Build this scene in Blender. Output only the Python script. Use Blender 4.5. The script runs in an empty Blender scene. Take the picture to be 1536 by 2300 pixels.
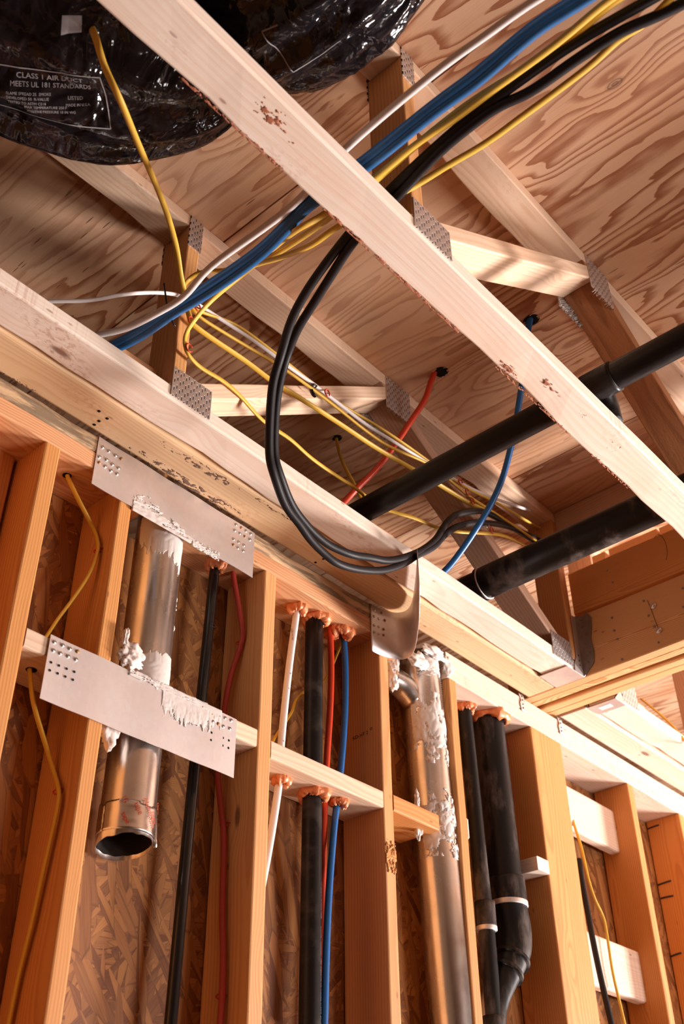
import bpy, bmesh, math, random
from mathutils import Vector, Matrix, noise
C = bpy.context.scene.collection
PI = math.pi
rnd = random.Random(7)

# ------------------------------------------------------------------ camera
# Heights are measured from the camera: the eye is at z = 0, the floor at z = -1.
cd = bpy.data.cameras.new('camera'); cam = bpy.data.objects.new('camera', cd); C.objects.link(cam)
r_, d_, f_ = [(0.6608898, -0.7504284, -0.0090442), (0.4466667, 0.4029991, -0.7987995), (0.6030866, 0.5238787, 0.6015294)]
cam.matrix_world = Matrix(((r_[0], -d_[0], -f_[0], 0), (r_[1], -d_[1], -f_[1], 0), (r_[2], -d_[2], -f_[2], 0), (0, 0, 0, 1)))
cd.sensor_fit = 'VERTICAL'; cd.sensor_height = 36; cd.sensor_width = 24; cd.lens = 37.8790
cd.clip_start = .02; cd.clip_end = 60
cd.dof.use_dof = True; cd.dof.focus_distance = 2.35; cd.dof.aperture_fstop = 5.0
bpy.context.scene.camera = cam

# ------------------------------------------------------------------ light
w = bpy.data.worlds.new('world'); bpy.context.scene.world = w; w.use_nodes = True
bg = w.node_tree.nodes['Background']; bg.inputs[0].default_value = (1.0, .72, .50, 1); bg.inputs[1].default_value = .05
def area(name, loc, target, sx, sy, power, col):
    l = bpy.data.lights.new(name, 'AREA'); l.shape = 'RECTANGLE'; l.size = sx; l.size_y = sy; l.energy = power; l.color = col
    o = bpy.data.objects.new(name, l); C.objects.link(o); o.location = loc
    o.rotation_euler = (Vector(target) - Vector(loc)).to_track_quat('-Z', 'Y').to_euler(); return o
dl = area('assumed_low_light', (7.0, -1.3, -.86), (1.7, 1.1, 1.9), 1.4, 1.2, 285, (1, .90, .86)); dl.data.spread = 1.4  # assumed unseen source: area light added low at the right, no doorway built
area('assumed_window_light', (3.6, -2.9, -.35), (1.6, 1.3, 1.6), 1.6, 1.0, 140, (1, .91, .87))  # area light added for an assumed window out of view
vs = bpy.context.scene.view_settings
vs.view_transform = 'Standard'; vs.look = 'None'; vs.gamma = 1; vs.exposure = 0.04; vs.use_curve_mapping = False
bpy.context.scene.cycles.max_bounces = 8

# ------------------------------------------------------------------ traced centre lines, metres, camera at the origin
PTS = {'white_up': [(0.8251, 0.2274, 1.556), (0.8096, 0.3137, 1.556), (0.8056, 0.403, 1.556), (0.8027, 0.5028, 1.556), (0.8121, 0.6866, 1.556), (0.8328, 0.7996, 1.556), (0.8383, 0.8853, 1.556), (0.8343, 1.0358, 1.556), (0.8508, 1.127, 1.556), (0.844, 1.2021, 1.556), (0.8309, 1.2725, 1.556), (0.8045, 1.3286, 1.556), (0.7631, 1.4162, 1.556)],
 'white_branch': [(0.6498, 1.409, 1.575), (0.6936, 1.3483, 1.575), (0.7504, 1.2932, 1.5839), (0.7941, 1.2423, 1.6), (0.8746, 1.2558, 1.6831), (0.9412, 1.27, 1.7415), (0.9983, 1.28, 1.7698), (1.0347, 1.285, 1.782), (1.1502, 1.285, 1.7952), (1.2219, 1.285, 1.7996), (1.2965, 1.285, 1.7999), (1.3976, 1.285, 1.8053), (1.5718, 1.285, 1.8044), (1.6749, 1.285, 1.8176), (1.8242, 1.285, 1.835), (1.9871, 1.285, 1.8568), (2.1522, 1.29, 1.9059), (2.4321, 1.33, 2.0362), (2.7272, 1.36, 2.1544), (2.9525, 1.38, 2.2474)],
 'blue_a': [(0.8543, 0.1926, 1.56), (0.8489, 0.2726, 1.56), (0.8431, 0.3431, 1.56), (0.8488, 0.4502, 1.56), (0.8478, 0.5372, 1.56), (0.8522, 0.6819, 1.56), (0.8501, 0.7999, 1.56), (0.8668, 0.9245, 1.56), (0.8675, 1.0116, 1.56), (0.8629, 1.0973, 1.56), (0.8576, 1.1667, 1.56), (0.8547, 1.248, 1.56), (0.8453, 1.3249, 1.56), (0.8134, 1.4406, 1.56)],
 'blue_b': [(0.8643, 0.1881, 1.556), (0.8578, 0.2696, 1.556), (0.8512, 0.3433, 1.556), (0.8599, 0.45, 1.556), (0.8578, 0.5389, 1.556), (0.8629, 0.6813, 1.556), (0.8575, 0.8067, 1.556), (0.8654, 0.8622, 1.556), (0.8768, 0.9342, 1.556), (0.879, 1.0174, 1.556), (0.8748, 1.1035, 1.556), (0.8672, 1.1744, 1.556), (0.8643, 1.2547, 1.556), (0.8541, 1.3239, 1.556), (0.8259, 1.4415, 1.556)],
 'yellow_a': [(0.8907, 0.1632, 1.556), (0.8817, 0.2326, 1.556), (0.8885, 0.3292, 1.556), (0.8879, 0.4357, 1.556), (0.8887, 0.5235, 1.556), (0.8836, 0.5975, 1.556), (0.8884, 0.6831, 1.556), (0.887, 0.802, 1.556), (0.8783, 0.88, 1.556), (1.036, 1.15, 1.8201), (0.9978, 1.2208, 1.7423), (0.9842, 1.2566, 1.6955), (0.9799, 1.2762, 1.6656), (0.984, 1.285, 1.6416), (0.9953, 1.285, 1.6173), (1.0381, 1.2932, 1.6154), (1.1019, 1.2929, 1.6221), (1.1619, 1.2997, 1.6225), (1.2482, 1.3166, 1.6184), (1.3378, 1.3194, 1.625), (1.4248, 1.3301, 1.6251), (1.5383, 1.3351, 1.6323), (1.5767, 1.3355, 1.6358), (1.7055, 1.3429, 1.6424), (1.8114, 1.3307, 1.6669), (1.9166, 1.3239, 1.6848), (1.9865, 1.312, 1.7065), (2.1035, 1.287, 1.7511), (2.2148, 1.3, 1.8061), (2.3612, 1.33, 1.8672), (2.5306, 1.36, 1.9254)],
 'yellow_b': [(0.9043, 0.1621, 1.562), (0.8925, 0.2303, 1.562), (0.9027, 0.3292, 1.562), (0.8962, 0.3695, 1.562), (0.885, 0.476, 1.562), (0.8863, 0.5667, 1.562), (0.8944, 0.6682, 1.562), (0.8981, 0.7753, 1.556), (0.9511, 0.9519, 1.651), (0.9874, 1.1029, 1.7402), (0.9982, 1.2, 1.8161), (0.9767, 1.2483, 1.8279), (0.972, 1.28, 1.8251), (0.965, 1.285, 1.7984), (0.9764, 1.285, 1.7752), (1.0051, 1.285, 1.7467), (1.084, 1.285, 1.7534), (1.1873, 1.285, 1.769), (1.2819, 1.285, 1.782), (1.3898, 1.285, 1.7866), (1.4835, 1.285, 1.7853), (1.5676, 1.285, 1.7824), (1.6734, 1.285, 1.791), (1.8458, 1.285, 1.8375), (1.9983, 1.285, 1.8304), (2.0937, 1.287, 1.8405), (2.2239, 1.3, 1.8701), (2.4524, 1.34, 1.94), (2.6409, 1.37, 1.9954)],
 'yellow_c': [(0.9281, 0.1196, 1.554), (0.9475, 0.203, 1.554), (0.9444, 0.254, 1.554), (0.9521, 0.3052, 1.554), (0.9551, 0.3758, 1.554), (0.9562, 0.4398, 1.554), (0.9574, 0.5064, 1.554), (0.9502, 0.5787, 1.554), (0.9436, 0.6596, 1.554), (0.9232, 0.7975, 1.556), (0.9217, 0.8658, 1.556), (0.9262, 0.9554, 1.5951), (0.9264, 1.0285, 1.6316), (0.9348, 1.1211, 1.6678), (0.9447, 1.2, 1.696), (0.9867, 1.28, 1.7561), (1.0182, 1.287, 1.7658), (1.1163, 1.287, 1.8061), (1.2233, 1.287, 1.8123), (1.3368, 1.287, 1.8087), (1.4158, 1.287, 1.8091), (1.4861, 1.287, 1.8105), (1.6603, 1.287, 1.8366), (1.8495, 1.287, 1.8486), (2.0043, 1.287, 1.8554), (2.1456, 1.29, 1.8924), (2.3105, 1.32, 1.9545), (2.4577, 1.34, 2.0012), (2.6318, 1.37, 2.071)],
 'yellow_d': [(0.4386, 0.9522, 1.8), (0.436, 0.9121, 1.7), (0.428, 0.8678, 1.6), (0.4623, 0.8852, 1.5812), (0.5088, 0.9, 1.56), (0.5853, 0.9601, 1.6024), (0.6564, 1.0149, 1.6419), (0.7523, 1.0901, 1.6951), (0.8539, 1.18, 1.7515), (0.9093, 1.2282, 1.7491), (0.9515, 1.2613, 1.7478), (0.9794, 1.285, 1.7467), (0.9936, 1.288, 1.7215), (1.0009, 1.288, 1.7135), (1.0568, 1.288, 1.7134), (1.1578, 1.288, 1.7208), (1.2431, 1.288, 1.7202), (1.3394, 1.288, 1.7317), (1.4864, 1.288, 1.7453), (1.6133, 1.288, 1.7547), (1.7775, 1.288, 1.7792), (1.9087, 1.288, 1.7968), (1.9994, 1.288, 1.8077), (2.0659, 1.289, 1.8227), (2.2311, 1.31, 1.8807), (2.3533, 1.33, 1.9125), (2.4963, 1.36, 1.9676)],
 'black_a': [(0.9317, 0.12, 1.56), (0.9235, 0.1888, 1.56), (0.9101, 0.2868, 1.56), (0.9051, 0.3634, 1.56), (0.9052, 0.4908, 1.56), (0.9132, 0.5876, 1.56), (0.9268, 0.685, 1.56), (0.9462, 0.7807, 1.56), (0.9559, 0.823, 1.5585), (0.9742, 0.8896, 1.5541), (0.9956, 0.9544, 1.5479), (1.0221, 1.014, 1.539), (1.0639, 1.08, 1.5244), (1.081, 1.116, 1.4872), (1.1129, 1.1537, 1.4368), (1.1486, 1.1877, 1.386), (1.1751, 1.2, 1.3572), (1.2427, 1.2333, 1.3353), (1.3007, 1.2464, 1.3238), (1.3456, 1.2576, 1.3144), (1.3956, 1.2638, 1.3078), (1.4412, 1.265, 1.3051), (1.5168, 1.27, 1.3301), (1.61, 1.275, 1.3764), (1.6908, 1.275, 1.4369), (1.7475, 1.28, 1.49), (1.8233, 1.28, 1.5561), (1.879, 1.28, 1.6246), (1.9359, 1.28, 1.6796), (2.0137, 1.28, 1.7354), (2.0809, 1.285, 1.7747), (2.1834, 1.3, 1.8319), (2.2984, 1.32, 1.8897), (2.4931, 1.35, 1.9646), (2.665, 1.38, 2.0303)],
 'black_b': [(0.9753, 0.0602, 1.552), (0.9628, 0.1233, 1.552), (0.9489, 0.1895, 1.552), (0.9341, 0.2447, 1.552), (0.9285, 0.3189, 1.552), (0.9271, 0.3995, 1.552), (0.9146, 0.4546, 1.552), (0.914, 0.5157, 1.552), (0.9202, 0.5842, 1.552), (0.9404, 0.6816, 1.552), (0.9513, 0.7541, 1.552), (0.969, 0.8164, 1.5527), (0.997, 0.8902, 1.5498), (1.0239, 0.9598, 1.5469), (1.0474, 1.0192, 1.5441), (1.0812, 1.08, 1.5374), (1.102, 1.1207, 1.493), (1.1288, 1.1548, 1.4481), (1.1643, 1.1886, 1.3963), (1.1914, 1.2, 1.367), (1.266, 1.2371, 1.3505), (1.3331, 1.2553, 1.3423), (1.3776, 1.2629, 1.3397), (1.4236, 1.2658, 1.3407), (1.4855, 1.262, 1.3497), (1.5529, 1.268, 1.3798), (1.6183, 1.27, 1.4054), (1.688, 1.272, 1.4507), (1.771, 1.28, 1.5181), (1.8334, 1.28, 1.5834), (1.8827, 1.28, 1.6579), (1.9324, 1.28, 1.7159), (1.9902, 1.28, 1.7586), (2.0642, 1.285, 1.8057), (2.1202, 1.29, 1.8301), (2.2296, 1.31, 1.8717), (2.3878, 1.34, 1.9259), (2.5875, 1.37, 1.9941)],
 'pex_red_ceiling': [(1.776, 1.1979, 2.1), (1.7717, 1.1999, 2.071), (1.7696, 1.2145, 2.0387), (1.7675, 1.2362, 1.9883), (1.7516, 1.2733, 1.9275), (1.7359, 1.3097, 1.8678), (1.7108, 1.3609, 1.7891), (1.6818, 1.4065, 1.7294), (1.6678, 1.43, 1.6971), (1.6323, 1.46, 1.6352)],
 'pex_blue_ceiling': [(1.7847, 0.8898, 2.1), (1.7811, 0.8955, 2.071), (1.7964, 0.9206, 2.0313), (1.8253, 0.9582, 1.9651), (1.8486, 0.9921, 1.9085), (1.8778, 1.0393, 1.8332), (1.8904, 1.065, 1.7956), (1.9084, 1.1096, 1.7346), (1.9172, 1.1613, 1.6766), (1.9182, 1.2245, 1.6159), (1.9162, 1.2692, 1.5757), (1.9116, 1.3068, 1.545), (1.8965, 1.36, 1.5065)],
 'yellow_hole': [(1.7966, 1.5849, 2.1), (1.7965, 1.5798, 2.071), (1.7729, 1.5411, 1.9584), (1.7569, 1.4971, 1.8603), (1.7455, 1.46, 1.7844), (1.8055, 1.47, 1.7362)],
 'yellow_left_up': [(0.9265, 1.557, 1.4188), (0.9327, 1.557, 1.3966), (0.9677, 1.55, 1.3459), (1.018, 1.5641, 1.3146), (1.018, 1.5428, 1.274), (1.018, 1.5366, 1.2436), (1.0079, 1.5387, 1.1858), (0.9839, 1.548, 1.1164), (0.966, 1.5551, 1.0712), (0.9532, 1.56, 1.0336), (0.9314, 1.56, 0.9818)],
 'yellow_left_low': [(0.9283, 1.56, 0.953), (0.9334, 1.56, 0.9369), (0.9539, 1.5673, 0.8939), (0.9835, 1.5684, 0.844), (1.018, 1.5683, 0.7876), (1.018, 1.542, 0.743), (1.018, 1.5374, 0.7137), (1.018, 1.5428, 0.6605), (1.018, 1.5528, 0.5806), (1.018, 1.5601, 0.5179), (1.018, 1.5736, 0.4386), (1.018, 1.5803, 0.3621), (1.018, 1.5967, 0.3024)],
 'pex_red_wall': [(1.4029, 1.56, 1.428), (1.415, 1.5649, 1.3862), (1.435, 1.557, 1.294), (1.443, 1.5547, 1.2462), (1.443, 1.5598, 1.2148), (1.43, 1.5734, 1.1383), (1.43, 1.5858, 1.0649), (1.43, 1.5959, 0.988), (1.43, 1.5939, 0.9173), (1.435, 1.5898, 0.8711), (1.441, 1.5859, 0.8291), (1.441, 1.5762, 0.7822), (1.441, 1.572, 0.7079), (1.441, 1.5675, 0.6242), (1.441, 1.5594, 0.5558), (1.441, 1.5554, 0.4787), (1.438, 1.5541, 0.4182), (1.438, 1.5513, 0.3462)],
 'thin_black_pipe': [(1.36, 1.57, 1.4233), (1.3587, 1.57, 1.3731), (1.3426, 1.57, 0.8268), (1.3357, 1.57, 0.4201), (1.3318, 1.57, 0.3158)],
 'pvc_white': [(1.6247, 1.56, 1.4341), (1.6213, 1.56, 1.3749), (1.6018, 1.56, 1.2381), (1.5798, 1.56, 1.0173), (1.5796, 1.56, 0.9446), (1.5527, 1.56, 0.7811), (1.5189, 1.56, 0.6224), (1.4889, 1.56, 0.4413)],
 'pex_red_mid': [(1.7449, 1.56, 1.4374), (1.7463, 1.56, 1.373), (1.7492, 1.56, 1.2861), (1.7439, 1.56, 1.1641), (1.7327, 1.56, 1.0469), (1.7292, 1.565, 0.9089), (1.7306, 1.57, 0.7907), (1.7405, 1.58, 0.6725), (1.7331, 1.58, 0.4638)],
 'pex_blue_mid': [(1.7856, 1.555, 1.4539), (1.7915, 1.555, 1.3906), (1.7912, 1.55, 1.2994), (1.7875, 1.55, 1.1768), (1.7727, 1.55, 1.046), (1.7561, 1.55, 0.9439), (1.7397, 1.548, 0.8567), (1.7171, 1.545, 0.6789), (1.7077, 1.545, 0.4715), (1.7027, 1.545, 0.3764)],
 'yellow_mid': [(1.8654, 1.59, 1.5046), (1.8247, 1.59, 1.4056), (1.7795, 1.59, 1.3032), (1.7631, 1.605, 1.2649), (1.714, 1.607, 1.2306), (1.6684, 1.6, 1.1822), (1.6438, 1.59, 1.1374), (1.568, 1.57, 1.0377), (1.5362, 1.57, 0.9746)],
 'drain_left': [(2.3265, 1.57, 1.4589), (2.3273, 1.57, 1.3818), (2.3358, 1.57, 1.1212), (2.338, 1.57, 0.9412), (2.3448, 1.57, 0.8296), (2.3414, 1.57, 0.5686), (2.3407, 1.57, 0.4538)],
 'yellow_right': [(2.8767, 1.58, 1.2416), (2.8497, 1.56, 1.1938), (2.8462, 1.545, 1.1211), (2.8584, 1.545, 1.0383), (2.8815, 1.545, 0.9793), (2.9145, 1.545, 0.9383), (2.9216, 1.545, 0.8872), (2.9213, 1.545, 0.7898), (2.9346, 1.545, 0.7156), (2.9476, 1.545, 0.6431), (2.9679, 1.545, 0.5242)],
 'black_right': [(2.8479, 1.56, 1.0917), (2.8377, 1.555, 1.0291), (2.8372, 1.55, 0.9326), (2.8264, 1.54, 0.8429), (2.8324, 1.535, 0.7374), (2.8476, 1.53, 0.6156), (2.8651, 1.53, 0.5105)],
 'yellow_far': [(3.1835, 1.42, 1.6961), (3.1678, 1.38, 1.6432), (3.1837, 1.34, 1.5835), (3.1794, 1.3, 1.5056), (3.2071, 1.28, 1.4193)],
 'red_far': [(2.5629, 1.59, 1.4899), (2.5621, 1.59, 1.4306), (2.5676, 1.59, 1.382), (2.5447, 1.59, 1.3178), (2.5296, 1.6, 1.1868), (2.4628, 1.6, 0.8614), (2.4255, 1.6, 0.6887), (2.4099, 1.6, 0.5629)],
 'flex': [(0.5414, 0.2, 1.2051), (0.6928, 0.36, 1.5599), (0.7459, 0.48, 1.7396), (0.766, 0.66, 1.9338), (0.7673, 0.8, 2.0456), (0.6902, 0.92, 2.0362), (0.5801, 1.02, 1.9674), (0.4448, 1.08, 1.9282), (0.305, 1.1, 1.8491), (0.151, 1.12, 1.7221)],
 'staple_pts': [(0.9903, 1.283, 1.7098), (1.0031, 1.283, 1.7619), (0.9922, 1.283, 1.6294), (1.4226, 1.283, 1.8025), (1.9735, 1.283, 1.8524), (2.0024, 1.283, 1.8349), (2.0248, 1.283, 1.815), (2.1079, 1.283, 1.7607)],
 'wall_staples': [(1.024, 1.5435, 1.2543), (1.024, 1.552, 0.746), (1.446, 1.5638, 1.2291), (1.446, 1.5807, 0.8123), (1.446, 1.5633, 0.483)],
 'm2_nails': [(0.9297, 0.9816), (0.9477, 0.9827), (0.9638, 0.9824), (0.9805, 0.9837), (0.9304, 0.9647), (0.9455, 0.9651), (0.9628, 0.9664), (0.9801, 0.967), (1.3151, 0.9821), (1.3331, 0.9823), (1.3506, 0.9848), (1.3681, 0.9859), (1.3186, 0.9652), (1.3333, 0.9654), (1.3473, 0.965), (1.3654, 0.9666)],
 'm2_holes': [(0.9301, 0.9405), (0.947, 0.941), (0.9637, 0.9414), (0.9806, 0.942), (0.9303, 0.9247), (0.947, 0.9253), (0.9637, 0.9256), (0.9802, 0.9258), (1.3175, 0.9412), (1.3333, 0.9411), (1.3488, 0.9408), (1.3649, 0.9407), (1.3173, 0.9253), (1.3327, 0.9246), (1.3489, 0.9243), (1.3649, 0.9244)],
 'm1_nails': [(0.9647, 1.4638), (0.9812, 1.4635), (0.9993, 1.463), (1.0141, 1.463), (0.9609, 1.4351), (0.9792, 1.4387), (0.9949, 1.4358), (1.0111, 1.4359), (0.9625, 1.4205), (0.9783, 1.4205), (0.9938, 1.4184), (1.0097, 1.4194), (1.3495, 1.4728), (1.3663, 1.4729), (1.3815, 1.4722), (1.3974, 1.4722), (1.3469, 1.455), (1.363, 1.4553), (1.3787, 1.4548), (1.3956, 1.4553), (1.3454, 1.4297), (1.3608, 1.4296), (1.3775, 1.4295), (1.3454, 1.4137), (1.3597, 1.413), (1.3763, 1.4133)],
 'm3_nails': [(1.8464, 1.4702), (1.8711, 1.4727), (1.8438, 1.4503), (1.8613, 1.4508), (1.8807, 1.453), (1.8427, 1.4239), (1.8601, 1.4264), (1.8758, 1.4247), (1.843, 1.4039), (1.8591, 1.4046), (1.8749, 1.4072)],
 'beam_nails': [(1.1829, 1.6412), (1.1839, 1.5977), (1.1792, 1.5676), (1.0772, 1.6543), (1.0719, 1.6026), (1.0618, 1.5622), (1.0599, 1.51), (1.1766, 1.5007), (0.9562, 1.6457), (0.967, 1.5878), (1.1603, 1.755), (1.1715, 1.8024)]}
STUD_TOP, PLATE_TOP, PLY, H = 1.400, 1.490, 2.071, 1.492

# ------------------------------------------------------------------ node helper
class NT:
    def __init__(s, name):
        s.m = bpy.data.materials.new(name); s.m.use_nodes = True; s.t = s.m.node_tree
        s.b = s.t.nodes['Principled BSDF']; s.tc = s.t.nodes.new('ShaderNodeTexCoord'); s.oi = s.t.nodes.new('ShaderNodeObjectInfo')
    def put(s, inp, v):
        if isinstance(v, bpy.types.NodeSocket): s.t.links.new(v, inp)
        elif v is not None:
            if isinstance(v, tuple) and len(v) == 3 and len(inp.default_value) == 4: v = v + (1,)
            inp.default_value = v
    def n(s, typ, ins=None, out=0, **kw):
        nd = s.t.nodes.new('ShaderNode' + typ)
        for k, v in kw.items(): setattr(nd, k, v)
        for k, v in (ins or {}).items(): s.put(nd.inputs[k], v)
        return nd.outputs[out]
    def M(s, op, a, b=None, c=None, clamp=False):
        return s.n('Math', {0: a, 1: b, 2: c}, operation=op, use_clamp=clamp)
    def V(s, op, a, b=None): return s.n('VectorMath', {0: a, 1: b}, operation=op)
    def sep(s, v):
        nd = s.t.nodes.new('ShaderNodeSeparateXYZ'); s.put(nd.inputs[0], v); return nd.outputs
    def comb(s, x, y, z): return s.n('CombineXYZ', {0: x, 1: y, 2: z})
    def noise(s, v, scale=1, detail=3, rough=.5, dist=0, out='Fac'):
        return s.n('TexNoise', {'Vector': v, 'Scale': scale, 'Detail': detail, 'Roughness': rough, 'Distortion': dist}, out)
    def vor(s, v, scale=1, feature='F1', out='Distance', rand=1.0):
        return s.n('TexVoronoi', {'Vector': v, 'Scale': scale, 'Randomness': rand}, out, feature=feature)
    def mix(s, f, a, b, bt='MIX'):
        nd = s.t.nodes.new('ShaderNodeMix'); nd.data_type = 'RGBA'; nd.blend_type = bt
        s.put(nd.inputs[0], f); s.put(nd.inputs[6], a); s.put(nd.inputs[7], b); return nd.outputs[2]
    def rng(s, v, a, b, c=0., d=1., smooth=True):
        return s.n('MapRange', {'Value': v, 'From Min': a, 'From Max': b, 'To Min': c, 'To Max': d}, interpolation_type='SMOOTHSTEP' if smooth else 'LINEAR')
    def bump(s, h, strength=.3, dist=.002, normal=None):
        i = {'Height': h, 'Strength': strength, 'Distance': dist}
        if normal is not None: i['Normal'] = normal
        return s.n('Bump', i)
    def done(s, col=None, rough=None, metal=None, normal=None, **kw):
        s.put(s.b.inputs['Base Color'], col); s.put(s.b.inputs['Roughness'], rough); s.put(s.b.inputs['Metallic'], metal)
        if normal is not None: s.put(s.b.inputs['Normal'], normal)
        for k, v in kw.items(): s.put(s.b.inputs[k], v)
        return s.m

def wood(name, light, dark, ring=.0075, contrast=.55, knots=.5, stain=0, rough=.62, weather=0, sawn=0, hue=.10, cz=.02):
    """Sawn softwood: growth rings about an off-centre heart along local X, fibre, knots, optional stains or grey weathering."""
    t = NT(name); o = t.tc.outputs['Object']; R = t.oi.outputs['Random']
    off = t.M('MULTIPLY', R, 37.0)
    x, y, z = t.sep(o)
    X = t.M('ADD', x, off)
    R2 = t.M('FRACT', t.M('MULTIPLY', R, 91.7)); R3 = t.M('FRACT', t.M('MULTIPLY', R, 37.3))
    kv = t.comb(t.M('MULTIPLY', X, 3.1), t.M('MULTIPLY', y, 9.0), t.M('MULTIPLY', z, 9.0))
    kd = t.vor(kv, 1.0)
    low = t.noise(t.comb(t.M('MULTIPLY', X, 1.6), t.M('MULTIPLY', y, 7.0), t.M('MULTIPLY', z, 7.0)), 1, 2)
    cy = t.M('SUBTRACT', y, t.M('MULTIPLY_ADD', R2, .14, -.07)); cz_ = t.M('SUBTRACT', z, t.M('MULTIPLY_ADD', R3, .05, cz))
    rad = t.M('SQRT', t.M('ADD', t.M('MULTIPLY', cy, cy), t.M('MULTIPLY', cz_, cz_)))
    rad = t.M('ADD', rad, t.M('MULTIPLY', low, .045))
    rad = t.M('ADD', rad, t.M('MULTIPLY', t.rng(kd, .0, .34, 1, 0), .018))
    fr = t.M('FRACT', t.M('DIVIDE', rad, ring))
    late = t.M('MULTIPLY', t.rng(fr, .25, .85), t.rng(fr, .9, 1, 1, 0))
    fibre = t.noise(t.comb(t.M('MULTIPLY', X, 7), t.M('MULTIPLY', y, 420), t.M('MULTIPLY', z, 420)), 1, 2)
    blot = t.noise(t.comb(t.M('MULTIPLY', X, 2.2), t.M('MULTIPLY', y, 12), t.M('MULTIPLY', z, 12)), 1.3, 3)
    f = t.M('MULTIPLY', late, contrast)
    f = t.M('ADD', f, t.M('MULTIPLY', t.M('SUBTRACT', fibre, .5), .45))
    f = t.M('ADD', f, t.M('MULTIPLY', t.M('SUBTRACT', blot, .5), .55), clamp=True)
    col = t.mix(f, light, dark)
    col = t.mix(t.M('MULTIPLY', t.rng(blot, .5, .75), hue * 3), col, tuple(min(1, c * k) for c, k in zip(light, (1.0, .84, .72))))
    kn = t.M('MULTIPLY', t.rng(kd, .045, .10, 1, 0), t.rng(t.noise(kv, .37, 0), .6 - knots * .16, .62 - knots * .16))
    col = t.mix(t.M('MULTIPLY', kn, .85), col, (.16, .055, .02))
    # small flecks, nail dimples and bark specks
    fv = t.comb(t.M('MULTIPLY', X, 11), t.M('MULTIPLY', y, 30), t.M('MULTIPLY', z, 30))
    fl = t.M('MULTIPLY', t.rng(t.vor(fv, 1.0), .05, .11, 1, 0), t.rng(t.noise(fv, .21, 0), .55, .57))
    col = t.mix(t.M('MULTIPLY', fl, .6), col, (.22, .075, .03))
    if stain:
        sn = t.noise(t.comb(t.M('MULTIPLY', X, 2.3), t.M('MULTIPLY', y, 8), z), 1.0, 2)
        sp = t.noise(t.comb(t.M('MULTIPLY', X, 60), t.M('MULTIPLY', y, 110), z), 1, 4, .7)
        s_ = t.M('MULTIPLY', t.rng(sn, .53, .66), t.rng(sp, .49, .60))
        col = t.mix(t.M('MULTIPLY', s_, stain), col, (.42, .13, .055))
    if weather:
        wn = t.noise(t.comb(t.M('MULTIPLY', X, 5), t.M('MULTIPLY', y, 30), t.M('MULTIPLY', z, 45)), 1, 5, .65)
        col = t.mix(t.M('MULTIPLY', t.rng(wn, .44, .56), weather), col, (.035, .028, .022))
        wn2 = t.noise(t.comb(t.M('MULTIPLY', X, 16), t.M('MULTIPLY', y, 60), t.M('MULTIPLY', z, 60)), 1, 5, .7)
        col = t.mix(t.M('MULTIPLY', t.rng(wn2, .55, .66), weather * .7), col, (.40, .33, .25))
    v_ = t.M('MULTIPLY_ADD', R3, .16, .92)
    col = t.mix(1.0, col, t.comb(v_, v_, v_), 'MULTIPLY')
    h = t.M('ADD', t.M('MULTIPLY', fibre, .5), t.M('MULTIPLY', f, .25))
    if sawn: h = t.M('ADD', h, t.M('MULTIPLY', t.noise(t.comb(t.M('MULTIPLY', X, 60), t.M('MULTIPLY', y, 170), t.M('MULTIPLY', z, 170)), 1, 5, .7), sawn * 3))
    return t.done(col, rough, 0, t.bump(h, .35, .0012 + .0012 * sawn))

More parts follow.
